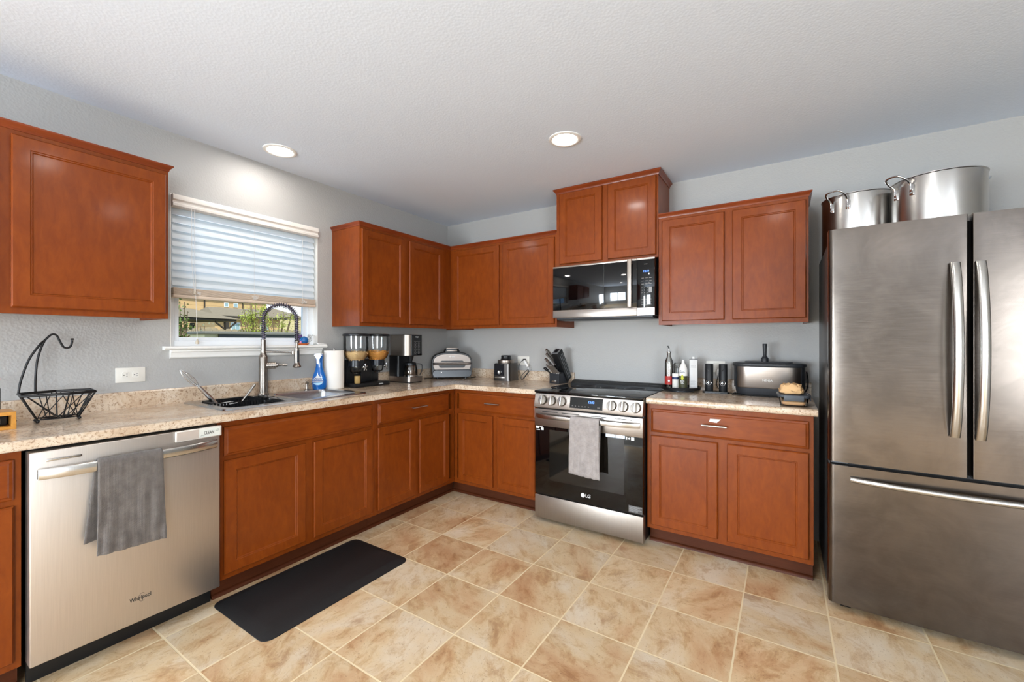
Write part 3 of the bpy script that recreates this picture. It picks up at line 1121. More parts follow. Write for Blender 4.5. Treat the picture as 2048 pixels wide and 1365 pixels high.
CT = 0.648
poly = [(0.001, -3.9), (CT, -3.9), (CT, -CT), (1.418, -CT), (1.418, -0.001), (0.001, -0.001)]
ct = counter('countertop', 'long L-shaped speckled beige countertop holding the sink, along window and back walls', poly, [1, 2])
cut = rbox(0.082, 0.528, -2.268, -1.452, 0.8, 1.0).build('cutter', M['granite'], smooth=0)
bool_cut(ct, cut)
pf = [(0.0, 0.9141), (0.019, 0.9141), (0.019, 0.992), (0.014, 0.998), (0.0, 0.999)]
o = B().sweep([(0.0005, -3.9), (0.0005, -0.0005)], pf).build('backsplash', M['granite'], None, smooth=30)
tag(o, 'long low speckled beige backsplash strip under the window', 'backsplash', 'backsplash strips')
o = B().sweep([(0.0205, -0.0005), (1.418, -0.0005)], pf).build('backsplash', M['granite'], None, smooth=30)
tag(o, 'low speckled beige backsplash strip behind the blender base and knife block', 'backsplash', 'backsplash strips')
ct2 = counter('countertop', 'short speckled beige countertop between the range and the fridge', [(2.1855, -CT), (3.049, -CT), (3.049, -0.001), (2.1855, -0.001)], [0])
o = B().sweep([(2.1855, -0.0005), (3.049, -0.0005)], pf).build('backsplash', M['granite'], None, smooth=30)
tag(o, 'short speckled beige backsplash strip between range and fridge, behind the mills', 'backsplash', 'backsplash strips')


# ------------------------------------------------------------------ outlets
def outlet(label, loc, rot, plate_h=0.115, plate_w=0.07, horiz=False, n=1):
    t = thing('wall_outlet', label, 'outlet', loc, rot, 'wall outlets')
    W, H = (plate_w, plate_h)
    b = B().box(-W / 2, W / 2, -0.006, -0.0005, -H / 2, H / 2, 0.002)
    b.build('cover_plate', M['plate'], t)
    return t


o = outlet('white duplex outlet on its side, left of the window', (0.0, -2.504, 1.086), 90, 0.078, 0.122)
for cx in (-0.022, 0.020):
    r_ = B().prism([(cx + u, v) for u, v in rrect(-0.014, 0.014, -0.0165, 0.0165, 0.009)], 'y', -0.0085, -0.006).build('receptacle', M['plate'], o)
    s_ = B()
    s_.cyl((cx - 0.006, -0.0088, 0.0), (cx - 0.006, -0.0084, 0.0), 0.0028, 10)
    s_.box(cx + 0.002, cx + 0.009, -0.0088, -0.0084, 0.005, 0.0065).box(cx + 0.002, cx + 0.009, -0.0088, -0.0084, -0.0065, -0.005)
    s_.build('slot', M['black'], r_, smooth=0)
o = outlet('white outlet between the blender base and the knife block, black plug in it', (0.912, 0, 1.087), 0, 0.078, 0.122)
for cx in (-0.022, 0.026):
    B().prism([(cx + u, v) for u, v in rrect(-0.016, 0.016, -0.014, 0.014, 0.009)], 'y', -0.0085, -0.006).build('receptacle', M['plate'], o)
o = outlet('white outlet half hidden behind the salt and pepper mills', (2.497, 0, 1.084), 0, 0.078, 0.122)
for cx in (-0.022, 0.022):
    B().prism([(cx + u, v) for u, v in rrect(-0.016, 0.016, -0.014, 0.014, 0.009)], 'y', -0.0085, -0.006).build('receptacle', M['plate'], o)


# ------------------------------------------------------------------ range
rg = thing('range', 'stainless slide-in electric range with black glass cooktop, between the base cabinets', 'stove', (1.422, 0, 0))
W = 0.758
rbox(0.004, W - 0.004, -0.655, -0.03, 0.02, 0.900).build('body', M['black'], rg, smooth=0)
b = B()
b.box(-0.0035, W + 0.0015, -0.690, -0.085, 0.9015, 0.9175, 0.003)
b.build('cooktop', M['black_gloss'], rg)
b = B()
ring = plain('burner_ring', '#3a3a3c', 0.3)
for cx, cy, rr in ((0.19, -0.50, 0.105), (0.19, -0.22, 0.075), (0.57, -0.50, 0.115), (0.57, -0.22, 0.075), (0.38, -0.25, 0.06)):
    b.tube([(cx + rr * math.cos(2 * PI * k / 40), cy + rr * math.sin(2 * PI * k / 40), 0.9172) for k in range(40)], 0.0011, 4, closed=True)
b.build('burner_marks', ring, rg)
b = B()
b.prism([(-0.006, 0.90), (-0.088, 0.90), (-0.088, 0.920), (-0.062, 0.931), (-0.030, 0.944), (-0.006, 0.944)], 'x', -0.003, W + 0.001)
v = b.build('rear_vent', M['black'], rg, smooth=0)
b = B()
for x0, x1 in ((0.05, 0.12), (0.135, 0.21), (0.225, 0.31), (0.33, 0.42), (0.44, 0.52), (0.54, 0.62), (0.64, 0.71)):
    b.prism([(-0.062, 0.9312), (-0.034, 0.9425), (-0.034, 0.9440), (-0.062, 0.9327)], 'x', x0, x1)
b.build('vent_slots', plain('vent_trim', '#262423', 0.3, 0.3), v, smooth=0)
# slanted control panel
cp = B().prism([(-0.640, 0.900), (-0.676, 0.900), (-0.683, 0.897), (-0.703, 0.806), (-0.700, 0.800), (-0.640, 0.800)], 'x', 0.0, W).build('control_panel', M['steel'], rg, bevel=0.0015)
nrm = Vector((0, -0.091, 0.020)).normalized()
tilt = math.atan2(0.020, 0.091)


def on_panel(x, z):
    f = (0.897 - z) / 0.091
    return Vector((x, -0.683 - 0.020 * f, z))


b = B()
c0, c1 = on_panel(0, 0.889), on_panel(0, 0.818)
b.prism([(c1.y, c1.z), (c1.y - 0.0012, c1.z), (c0.y - 0.0012, c0.z), (c0.y, c0.z)], 'x', 0.272, 0.502)
dsp = b.build('display', M['black_gloss'], cp, smooth=0)
dsp.name = 'display'
pt = on_panel(0.423, 0.862)
rx = 90 - math.degrees(tilt) * -1
text('12:33', 0.020, 'clock_digits', M['led_white'], cp, (pt.x, pt.y - 0.0022, pt.z), (77.6, 0, 0), bold=0.0004)
b = B()
for k in range(6):
    q = on_panel(0.292 + k * 0.023, 0.832)
    b.box(q.x - 0.004, q.x + 0.004, q.y - 0.0022, q.y - 0.0012, q.z - 0.003, q.z + 0.003)
q = on_panel(0.475, 0.832)
b.box(q.x - 0.008, q.x + 0.008, q.y - 0.0022, q.y - 0.0012, q.z - 0.004, q.z + 0.004)
b.build('touch_icons', plain('dim_icons', '#5a5554', 0.5), cp, smooth=0)
kn_T = None
for kx in (0.068, 0.138, 0.214, 0.562, 0.637, 0.715):
    c = on_panel(kx, 0.852)
    T = Matrix.Translation(c) @ Matrix.Rotation(R(90) - tilt, 4, 'X')
    # knob axis: local +z points out of the panel
    b = B()
    b.lathe([(0.0, 0.0), (0.031, 0.0), (0.0325, 0.004), (0.0315, 0.016), (0.029, 0.020), (0, 0.021)], n=36, T=T)
    k_ = b.build('knob', M['knob'], rg)
    b = B()
    g = T @ Matrix.Translation((0, 0, 0))
    b.box(-0.0085, 0.0085, -0.0305, 0.0305, 0.014, 0.040, 0.003, 2, T=g)
    b.build('knob_grip', M['handle'], k_)
# oven door
dr = B().box(0.002, W - 0.002, -0.690, -0.657, 0.196, 0.790, 0.002).build('oven_door', M['black_gloss'], rg)
b = B()
b.box(0.001, W - 0.001, -0.6935, -0.660, 0.672, 0.791, 0.0015)
b.build('door_top_panel', M['steel'], dr)
b = B()
for x0, x1 in ((0.06, 0.18), (0.21, 0.34), (0.42, 0.53), (0.58, 0.69)):
    b.box(x0, x1, -0.6942, -0.6934, 0.772, 0.7765)
b.build('vent_slots', M['black'], dr, smooth=0)
iw = plain('oven_window_glass', '#16130f', 0.05, spec=0.6)
rbox(0.115, 0.640, -0.6906, -0.690, 0.300, 0.650).build('oven_window', iw, dr, smooth=0)


def hpath(u, a, bq, yo, bow, p=6):
    return yo - bow * (1 - abs(2 * u - 1) ** p)


b = B()
N = 28
rings = []
for i in range(N + 1):
    u = i / N
    x = 0.018 + u * 0.724
    yc = -0.697 - 0.046 * (1 - abs(2 * u - 1) ** 5)
    hh = 0.0165
    rings.append([(x, yc + 0.005, 0.745 + hh), (x, yc - 0.006, 0.745 + hh * 0.85), (x, yc - 0.008, 0.745), (x, yc - 0.004, 0.745 - hh * 0.9), (x, yc + 0.004, 0.745 - hh)])
loft(b, rings)
b.build('oven_handle', M['handle'], rg, smooth=50)
b = B()
b.box(0.02, 0.05, -0.744 + 0.044, -0.6935, 0.736, 0.754)
rbox(0.0, W, -0.688, -0.64, 0.026, 0.186, 0.002).build('storage_drawer', M['steel_v'], rg)
b = B()
for lx in (0.05, 0.70):
    b.cyl((lx, -0.60, 0), (lx, -0.60, 0.026), 0.018, 14)
b.build('levelling_feet', M['black'], rg)
# makers mark and stickers on the door glass
b = B().cyl((0.364, -0.6918, 0.246), (0.364, -0.690, 0.246), 0.0145, 28)
b.build('round_logo', M['print_white'], dr, smooth=0)
text('LG', 0.030, 'brand_lettering', M['print_white'], dr, (0.400, -0.6912, 0.2455), bold=0.0008)
b = B().box(0.668, 0.754, -0.6912, -0.690, 0.202, 0.246)
s_ = b.build('spec_sticker', plain('silver_sticker', '#4a4846', 0.4), dr, smooth=0)
b = B()
for k in range(6):
    b.box(0.672, 0.750 - (k % 3) * 0.012, -0.6918, -0.6912, 0.2385 - k * 0.0058, 0.2415 - k * 0.0058)
b.build('sticker_print', M['print_grey'], s_, smooth=0)
b = B()
b.box(0.684, 0.704, -0.6912, -0.690, 0.648, 0.668)
b.cyl((0.672, -0.6912, 0.658), (0.672, -0.690, 0.658), 0.006, 12)
b.box(0.652, 0.660, -0.6912, -0.690, 0.650, 0.668)
b.build('white_stickers', M['print_white'], dr, smooth=0)
b = B()
b.box(0.008, 0.034, -0.6912, -0.690, 0.652, 0.668).box(0.050, 0.070, -0.6912, -0.690, 0.642, 0.660).box(0.012, 0.040, -0.6912, -0.690, 0.640, 0.645).box(0.038, 0.062, -0.6912, -0.690, 0.664, 0.668)
b.build('white_stickers', M['print_white'], dr, smooth=0)


# ------------------------------------------------------------------ towels
def towel(name, label, mat, loc, rot, x0, x1, ybar, ztop, zfront, zback, rb, shift=0.0, seed=1, back_w=1.0):
    rnd = random.Random(seed)
    Lf, Lb = ztop - zfront, ztop - zback

    def f(u, v):
        x = x0 + (x1 - x0) * u
        s = v * (Lf + Lb + PI * rb)
        if s < Lb:                                   # rear fall
            d = Lb - s
            q = d / max(Lb, 1e-6)
            yy = ybar + rb + 0.010 * q * math.sin(3.1 * u * PI + seed)
            z = ztop - rb - d
            x += shift * q - (1 - back_w) * 0
            return Vector((x, min(yy, ybar + rb + 0.006), z))
        if s < Lb + PI * rb:
            a = (s - Lb) / rb
            return Vector((x, ybar + rb * math.cos(a), ztop - rb + rb * math.sin(a)))
        d = s - Lb - PI * rb
        q = d / Lf
        fold = 0.008 * math.sin(5.5 * u * PI + seed * 1.7) * q ** 0.8 + 0.005 * math.sin(11 * u + 5 * q + seed) * q
        fold += 0.004 * noise.noise(Vector((u * 5, q * 6, seed)))
        x += (-0.012 * shift / abs(shift or 1)) * q * 0 + 0.02 * q * (u - 0.4) * 0.6
        return Vector((x, ybar - rb - 0.006 * q - abs(fold) - 0.002, ztop - rb - d + 0.012 * q * (u - 0.5) * -1.0))
    b = B().surf(f, 26, 56)
    o = b.build(name, mat, None, smooth=80, solid=0.004, loc=None)
    o.location = loc
    o.rotation_euler = (0, 0, R(rot))
    return tag(o, label, 'towel', 'kitchen towels')


towel('kitchen_towel', 'light grey towel hanging from the oven handle', M['towel_b'], (1.422, 0, 0), 0, 0.303, 0.502, -0.744, 0.770, 0.412, 0.455, 0.0155, -0.006, 2)

# ------------------------------------------------------------------ dishwasher
dw = thing('dishwasher', 'stainless built-in dishwasher at the left, under the countertop', 'dishwasher', (0, -2.958, 0), 90)
rbox(0.004, 0.600, -0.585, -0.02, 0.1, 0.868).build('tub_body', M['black'], dw, smooth=0)
b = B()
b.box(0.0, 0.602, -0.6555, -0.590, 0.100, 0.8655, 0.004, 3)
dp = b.build('door_panel', M['dw_steel'], dw)
rbox(0.006, 0.600, -0.560, -0.545, 0.0, 0.1).build('toe_panel', M['black'], dw, smooth=0)
b = B()
rings = []
for i in range(29):
    u = i / 28
    x = 0.018 + u * 0.566
    yc = -0.668 - 0.033 * (1 - abs(2 * u - 1) ** 4)
    hh = 0.019
    rings.append([(x, yc + 0.008, 0.787 + hh), (x, yc - 0.005, 0.787 + hh), (x, yc - 0.008, 0.787 + hh * 0.8), (x, yc - 0.008, 0.787 - hh * 0.8), (x, yc - 0.005, 0.787 - hh), (x, yc + 0.008, 0.787 - hh)])
loft(b, rings)
b.build('handle', M['handle'], dw, smooth=50)
b = B()
for xx in (0.018, 0.566):
    b.box(xx, xx + 0.018, -0.672, -0.655, 0.770, 0.804)
b.build('handle_mount', M['handle'], dw, smooth=0)
b = B().box(0.039, 0.133, -0.662, -0.6555, 0.826, 0.8365, 0.003)
b.build('top_badge', M['handle'], dw)
text('Whirlpool', 0.0225, 'brand_lettering', M['print_dark'], dp, (0.308, -0.6562, 0.199), sx=0.75, bold=0.0003)
b = B()
b.tube([(0.313 + 0.0115 * math.cos(R(a)), -0.6562, 0.199 + 0.017 * math.sin(R(a))) for a in range(40, 320, 14)], 0.0006, 4)
b.build('logo_swirl', M['print_dark'], dp)
sg = thing('dishwasher_magnet', 'white sliding magnet reading CLEAN on the dishwasher door corner', 'magnet', (0, -2.958, 0), 90)
b = B().box(0.424, 0.606, -0.6650, -0.6562, 0.818, 0.866, 0.004)
b.build('magnet_frame', plain('magnet_frame', '#cfc8bf', 0.4), sg)
rbox(0.430, 0.512, -0.6662, -0.6650, 0.823, 0.861).build('slider', plain('magnet_slider', '#b9aca1', 0.4), sg, smooth=0)
rbox(0.514, 0.598, -0.6658, -0.6650, 0.823, 0.861).build('sign_face', plain('magnet_paper', '#d5d7d0', 0.5), sg, smooth=0)
text('CLEAN', 0.021, 'sign_lettering', M['print_dark'], sg, (0.553, -0.6662, 0.841), sx=0.62)
b = B()
b.tube([(0.520, -0.6662, 0.828), (0.524, -0.6662, 0.836), (0.529, -0.6662, 0.829), (0.536, -0.6662, 0.833)], 0.0007, 4)
b.tube([(0.582, -0.6662, 0.850), (0.592, -0.6662, 0.853)], 0.0008, 4)
b.tube([(0.580, -0.6662, 0.844), (0.594, -0.6662, 0.846)], 0.0008, 4)
b.build('printed_sprigs', plain('sprig_print', '#6f7a6c', 0.6), sg)
towel('kitchen_towel', 'dark grey woven towel hanging from the dishwasher handle', M['towel_a'], (0, -2.958, 0), 90, 0.165, 0.365, -0.696, 0.813, 0.462, 0.515, 0.0165, -0.034, 5)
bpy.data.objects['kitchen_towel.001']['label'] = 'dark grey woven towel hanging from the dishwasher handle'

# ------------------------------------------------------------------ microwave
mw = thing('microwave', 'black glass and stainless over-the-range microwave', 'microwave', (1.416, 0, 0))
rbox(0.004, 0.754, -0.372, -0.004, 1.440, 1.832).build('case', M['black'], mw, smooth=0)
d_ = B().box(0, 0.641, -0.400, -0.374, 1.496, 1.816, 0.002).build('door', M['black_gloss'], mw)
b = B()
b.box(0, 0.641, -0.402, -0.374, 1.4385, 1.4955, 0.0015)
b.build('door_lower_band', M['steel'], d_)
b = B()
b.box(0, 0.641, -0.402, -0.374, 1.8165, 1.828, 0.001)
b.build('door_upper_band', M['steel'], d_)
rbox(0.405, 0.4075, -0.4006, -0.3995, 1.497, 1.815).build('glass_seam', M['black'], d_, smooth=0)
b = B()
b.box(0.585, 0.613, -0.4385, -0.426, 1.497, 1.822, 0.003)
b.box(0.588, 0.610, -0.426, -0.400, 1.505, 1.525).box(0.588, 0.610, -0.426, -0.400, 1.795, 1.815)
b.build('handle', M['steel_v'], mw)
p_ = B().box(0.6435, 0.760, -0.400, -0.374, 1.4385, 1.828, 0.0015).build('control_panel', M['black_gloss'], mw)
b = B()
b.box(0.6435, 0.760, -0.402, -0.399, 1.4385, 1.490).box(0.6435, 0.760, -0.402, -0.399, 1.8165, 1.828)
b.build('panel_bands', M['steel'], p_, smooth=0)
text('12:33', 0.0185, 'clock_digits', M['led_white'], mw, (0.703, -0.4008, 1.737), bold=0.0003)
mi = plain('panel_print', '#8c8a87', 0.5)
b = B()
for r_ in range(3):
    for c_ in range(3):
        b.box(0.672 + c_ * 0.026, 0.688 + c_ * 0.026, -0.4008, -0.4, 1.690 - r_ * 0.020, 1.6925 - r_ * 0.020)
for r_ in range(3):
    for c_ in range(3):
        b.box(0.672 + c_ * 0.026, 0.686 + c_ * 0.026, -0.4008, -0.4, 1.545 - r_ * 0.017, 1.5475 - r_ * 0.017)
b.box(0.690, 0.712, -0.4008, -0.4, 1.784, 1.7865)
b.build('button_legends', mi, p_, smooth=0)
for r_, row in enumerate(('123', '456', '789', ' 0 ')):
    for c_, ch in enumerate(row):
        if ch != ' ':
            text(ch, 0.0115, 'key_digit', mi, p_, (0.676 + c_ * 0.0175, -0.4008, 1.626 - r_ * 0.017))
rbox(0.722, 0.742, -0.4012, -0.4, 1.592, 1.630).build('start_button', M['print_grey'], p_, smooth=0)
b = B()
b.prism([(-0.372, 1.440), (-0.372, 1.430), (-0.33, 1.420), (-0.05, 1.428), (-0.02, 1.440)], 'x', 0.02, 0.74)
u_ = b.build('underside', M['charcoal'], mw, smooth=0)
b = B()
for x0, x1 in ((0.05, 0.20), (0.56, 0.71)):
    b.prism([(-0.32, 1.4195), (-0.19, 1.4232), (-0.19, 1.4215), (-0.32, 1.4178)], 'x', x0, x1)
b.build('grease_filter', M['grey'], u_, smooth=0)

# ------------------------------------------------------------------ fridge
fr = thing('refrigerator', 'large stainless french-door refrigerator with bottom freezer, cut by the right frame edge', 'refrigerator', (3.080, 0, 0))
FW = 0.912
rbox(0.006, FW - 0.006, -0.715, -0.05, 0.03, 1.745, 0.004).build('case', M['fridge_side'], fr)


def bow(x):
    return -0.803 - 0.016 * (1 - ((x - FW / 2) / (FW / 2)) ** 2)


def panel_outline(xa, xb, rl, rr):
    pts = [(xa, -0.728)]
    ya = bow(xa)
    if rl:
        pts += [(xa + rl * (1 - math.cos(R(t))), ya + rl - rl * math.sin(R(t)) * 1.0) for t in range(0, 91, 15)]
    n = 14
    for i in range(1, n):
        x = xa + rl + (xb - rr - xa - rl) * i / n
        pts.append((x, bow(x)))
    yb = bow(xb)
    if rr:
        pts += [(xb - rr * (1 - math.cos(R(t))), yb + rr - rr * math.sin(R(t))) for t in range(90, -1, -15)]
    pts.append((xb, -0.728))
    return pts


dl = B().prism(panel_outline(0.0, 0.4585, 0.022, 0.004), 'z', 0.700, 1.788).build('fridge_door', M['fridge'], fr, smooth=35)
dr2 = B().prism(panel_outline(0.4735, FW, 0.004, 0.022), 'z', 0.700, 1.788).build('fridge_door', M['fridge'], fr, smooth=35)
fd = B().prism(panel_outline(0.0, FW, 0.022, 0.022), 'z', 0.036, 0.684).build('freezer_drawer', M['fridge'], fr, smooth=35)
rbox(0.012, FW - 0.012, -0.760, -0.716, 0.640, 1.770).build('door_gasket', M['black'], fr, smooth=0)


def bow_handle(name, par, p0, p1, out, r, wide, n=22):
    p0, p1 = Vector(p0), Vector(p1)
    b = B()
    ax = (p1 - p0).normalized()
    side = Vector((0, -1, 0)).cross(ax)
    rings = []
    for i in range(n + 1):
        u = i / n
        c = p0.lerp(p1, u) + Vector((0, -1, 0)) * (0.012 + out * (1 - (2 * u - 1) ** 2) ** 0.8)
        ring = []
        for k in range(14):
            a = 2 * PI * k / 14
            ring.append(c + side * math.cos(a) * wide + Vector((0, -1, 0)) * math.sin(a) * r)
        rings.append(ring)
    loft(b, rings)
    return b.build(name, M['handle'], par, smooth=50)


bow_handle('door_handle', dl, (0.418, bow(0.418), 0.866), (0.418, bow(0.418), 1.590), 0.048, 0.012, 0.0165)
bow_handle('door_handle', dr2, (0.492, bow(0.492), 0.862), (0.492, bow(0.492), 1.588), 0.048, 0.012, 0.0165)
bow_handle('drawer_handle', fd, (0.080, bow(0.08) + 0.006, 0.628), (FW - 0.08, bow(0.08) + 0.006, 0.628), 0.052, 0.011, 0.0125)
b = B()
b.cyl((0.05, -0.74, 0.016), (0.09, -0.74, 0.016), 0.016, 14).cyl((0.82, -0.74, 0.016), (0.86, -0.74, 0.016), 0.016, 14)
b.build('rollers', M['black'], fr)
rbox(0.03, FW - 0.03, -0.74, -0.70, 0.012, 0.045).build('base_grille', M['black'], fr, smooth=0)
b = B().box(0.012, 0.075, -0.775, -0.735, 0.688, 0.697, 0.002)
b.build('hinge', M['grey'], fr)
b = B().box(0.012, 0.09, -0.77, -0.64, 1.7455, 1.778, 0.004).box(FW - 0.09, FW - 0.012, -0.77, -0.64, 1.7455, 1.778, 0.004)
b.build('hinge_cover', M['charcoal'], fr)


# ------------------------------------------------------------------ stock pots on the fridge
def stock_pot(label, x, y, Rr, z0, h, ang):
    t = thing('stock_pot', label, 'pot', (x, y, z0), ang, 'stock pots on the fridge')
    B().lathe([(0, 0.001), (Rr - 0.012, 0.001), (Rr - 0.003, 0.006), (Rr - 0.0005, 0.016), (Rr - 0.0005, h - 0.006), (Rr + 0.003, h - 0.003), (Rr + 0.003, h), (Rr - 0.004, h), (Rr - 0.004, 0.02), (Rr - 0.02, 0.006), (0, 0.005)], n=64).build('pot_body', M['alum'], t, smooth=30)
    for s in (-1, 1):
        b = B()
        x0 = s * (Rr + 0.002)
        zt = h - 0.035
        pts = [(x0, -0.042, zt - 0.03), (x0 + s * 0.004, -0.042, zt), (x0 + s * 0.03, -0.045, zt + 0.022), (x0 + s * 0.055, -0.032, zt + 0.040), (x0 + s * 0.060, 0.0, zt + 0.044), (x0 + s * 0.055, 0.032, zt + 0.040), (x0 + s * 0.03, 0.045, zt + 0.022), (x0 + s * 0.004, 0.042, zt), (x0, 0.042, zt - 0.03)]
        b.tube(catmull(pts, 5), 0.005, 10)
        hd = b.build('handle', M['chrome'], t)
        b = B()
        for yy in (-0.042, 0.042):
            b.box(x0 - 0.004 * s - 0.003, x0 - 0.004 * s + 0.005, yy - 0.010, yy + 0.010, zt - 0.055, zt - 0.004, 0.002)
            for zz in (-0.045, -0.022):
                b.sphere((x0 + s * 0.001, yy, zt + zz), 0.005, n=8)
        b.build('rivet_plate', M['chrome'], hd)
    return t


stock_pot('large aluminium stock pot on the fridge, the front one to the right', 3.541, -0.396, 0.170, 1.746, 0.316, 33)
stock_pot('large aluminium stock pot on the fridge, behind on the left', 3.259, -0.182, 0.168, 1.746, 0.334, 55)

# ------------------------------------------------------------------ floor mat
b = B()
xs0, xs1, ys0, ys1 = 0.600, 1.085, -2.372, -1.560
r1 = rrect(xs0, xs1, ys0, ys1, 0.045)
r2 = rrect(xs0 + 0.004, xs1 - 0.004, ys0 + 0.004, ys1 - 0.004, 0.042)
r3 = rrect(xs0 + 0.045, xs1 - 0.045, ys0 + 0.045, ys1 - 0.045, 0.022)
loft(b, [[(x, y, 0.0008) for x, y in r1], [(x, y, 0.004) for x, y in r1], [(x, y, 0.0055) for x, y in r2], [(x, y, 0.0185) for x, y in r3]])
tag(b.build('floor_mat', M['rubber'], None, smooth=25), 'black cushioned anti-fatigue mat on the tile in front of the sink cabinet', 'mat')


# ------------------------------------------------------------------ sink and faucet
def fill_plate(b, outer, holes, z):
    es = []
    allr = []
    for ring in [outer] + holes:
        vs = [b.bm.verts.new((x, y, z)) for x, y in ring]
        allr.append(vs)
        for i in range(len(vs)):
            es.append(b.bm.edges.new((vs[i], vs[(i + 1) % len(vs)])))
    bmesh.ops.triangle_fill(b.bm, use_beauty=True, use_dissolve=True, edges=es)
    return allr


sk = thing('sink', 'double-bowl drop-in stainless steel sink under the window', 'sink')
b = B()
ZT = 0.9205
outer = rrect(0.050, 0.556, -2.292, -1.430, 0.035)
bowls = [rrect(0.135, 0.510, -2.252, -1.892, 0.045), rrect(0.135, 0.510, -1.850, -1.472, 0.045)]
fill_plate(b, outer, bowls, ZT)
loft(b, [[(x, y, ZT) for x, y in outer], [(x, y, 0.9145) for x, y in rrect(0.046, 0.560, -2.296, -1.426, 0.037)]], False, False)
for h in bowls:
    cx = sum(p[0] for p in h) / len(h); cy = sum(p[1] for p in h) / len(h)
    def sh(k, z):
        return [(cx + (x - cx) * k, cy + (y - cy) * k, z) for x, y in h]
    loft(b, [sh(1, ZT), sh(0.985, ZT - 0.006), sh(0.965, ZT - 0.02), sh(0.93, 0.745), sh(0.90, 0.732), sh(0.82, 0.728)], False, True)
b.build('basin', M['sink'], sk, smooth=50)
for cy in (-2.072, -1.661):
    d = B().lathe([(0.042, 0.0), (0.044, 0.002), (0.036, 0.003), (0.030, -0.004), (0, -0.004)], (0.33, cy, 0.7285), 28).build('drain', M['chrome'], sk)

FX, FY = 0.080, -1.866
fa = thing('faucet', 'tall brushed nickel spring-neck kitchen faucet behind the sink', 'faucet', (FX, FY, ZT))
B().lathe([(0, 0.0), (0.033, 0.0), (0.033, 0.005), (0.028, 0.009), (0.0275, 0.012)], n=36).build('base_flange', M['nickel'], fa)
B().lathe([(0.0262, 0.010), (0.0262, 0.238), (0.0245, 0.243), (0.0180, 0.262), (0.0165, 0.27), (0.0165, 0.285), (0.0145, 0.287), (0.0145, 0.352), (0, 0.353)], n=36).build('column', M['nickel'], fa)
ang = R(45.5)
dx, dy = math.cos(ang), math.sin(ang)
reach = 0.199


def on_arc(u, r, zz):
    return Vector((r * dx, r * dy, zz))


path = []
zs, zt_, rr = 0.352, 0.482, reach / 2
for i in range(10):
    path.append(Vector((0, 0, zs + (zt_ - zs) * i / 10)))
for i in range(0, 31):
    a = PI - PI * i / 30
    c = rr + rr * math.cos(a)
    path.append(Vector((c * dx, c * dy, zt_ + rr * math.sin(a) * 0.97)))
for i in range(1, 11):
    path.append(Vector((reach * dx, reach * dy, zt_ - (zt_ - 0.345) * i / 10)))
hose = B().tube(path, 0.0075, 12).build('hose', plain('dark_hose', '#4a4450', 0.4, 0.3), fa)
cum = [0]
for p, q in zip(path, path[1:]):
    cum.append(cum[-1] + (q - p).length)
tot = cum[-1]
turns = 46


def at_len(s):
    for i in range(len(path) - 1):
        if cum[i + 1] >= s:
            k = (s - cum[i]) / (cum[i + 1] - cum[i])
            return path[i].lerp(path[i + 1], k), (path[i + 1] - path[i]).normalized()
    return path[-1], (path[-1] - path[-2]).normalized()


coil = []
side = Vector((-dy, dx, 0))
for i in range(turns * 12 + 1):
    s = tot * i / (turns * 12)
    p, tg = at_len(s)
    n2 = tg.cross(side)
    a = 2 * PI * i / 12
    coil.append(p + side * math.cos(a) * 0.0145 + n2 * math.sin(a) * 0.0145)
b = B().tube(coil, 0.0023, 5)
b.build('spring', plain('spring_steel', '#5f5a66', 0.25, 0.9), fa)
hx, hy = reach * dx, reach * dy
T = Matrix.Translation((hx, hy, 0))
B().lathe([(0.0, 0.350), (0.0125, 0.350), (0.016, 0.345), (0.0165, 0.335), (0.010, 0.330), (0.0085, 0.30), (0.0155, 0.297), (0.0165, 0.24), (0.0155, 0.205), (0.017, 0.195), (0.024, 0.184), (0.0265, 0.176), (0.020, 0.170), (0, 0.169)], n=28, T=T).build('spray_head', M['nickel'], fa)
tr = B()
tr.box(0.014, 0.024, -0.007, 0.007, 0.205, 0.280, 0.003, 2, T=T @ Matrix.Rotation(R(-10), 4, 'Z'))
tr.build('spray_trigger', M['charcoal'], fa)
b = B()
b.tube([(0.012 * dx, 0.012 * dy, 0.276), (hx - 0.017 * dx, hy - 0.017 * dy, 0.268)], 0.0058, 12)
b.lathe([(0.0105, -0.010), (0.0125, -0.008), (0.0125, 0.008), (0.0105, 0.010)], (hx - 0.022 * dx, hy - 0.022 * dy, 0.268), 16)
b.build('support_arm', M['nickel'], fa)
b = B()
la = R(60)
lx, ly = math.cos(la), math.sin(la)
b.tube([(0.018 * lx, 0.018 * ly, 0.186), (0.070 * lx, 0.070 * ly, 0.186)], 0.0215, 24)
b.tube([(0.070 * lx, 0.070 * ly, 0.186), (0.080 * lx, 0.080 * ly, 0.188)], 0.016, 20)
b.tube([(0.080 * lx, 0.080 * ly, 0.188), (0.095 * lx, 0.095 * ly, 0.188), (0.137 * lx, 0.137 * ly, 0.186)], [0.011, 0.0075, 0.0085], 14)
b.build('lever', M['nickel'], fa)
t = thing('soap_pump', 'small chrome soap pump on the sink deck beside the blue bottle', 'soap dispenser', (0.100, -1.583, ZT))
B().lathe([(0, 0), (0.018, 0), (0.018, 0.004), (0.010, 0.008), (0.008, 0.020), (0.008, 0.045), (0, 0.045)], n=20).build('pump_base', M['nickel'], t)
B().tube([(-0.002, 0, 0.045), (0.0, 0, 0.054), (0.03, -0.008, 0.052)], [0.009, 0.0085, 0.005], 12).build('spout', M['nickel'], t)

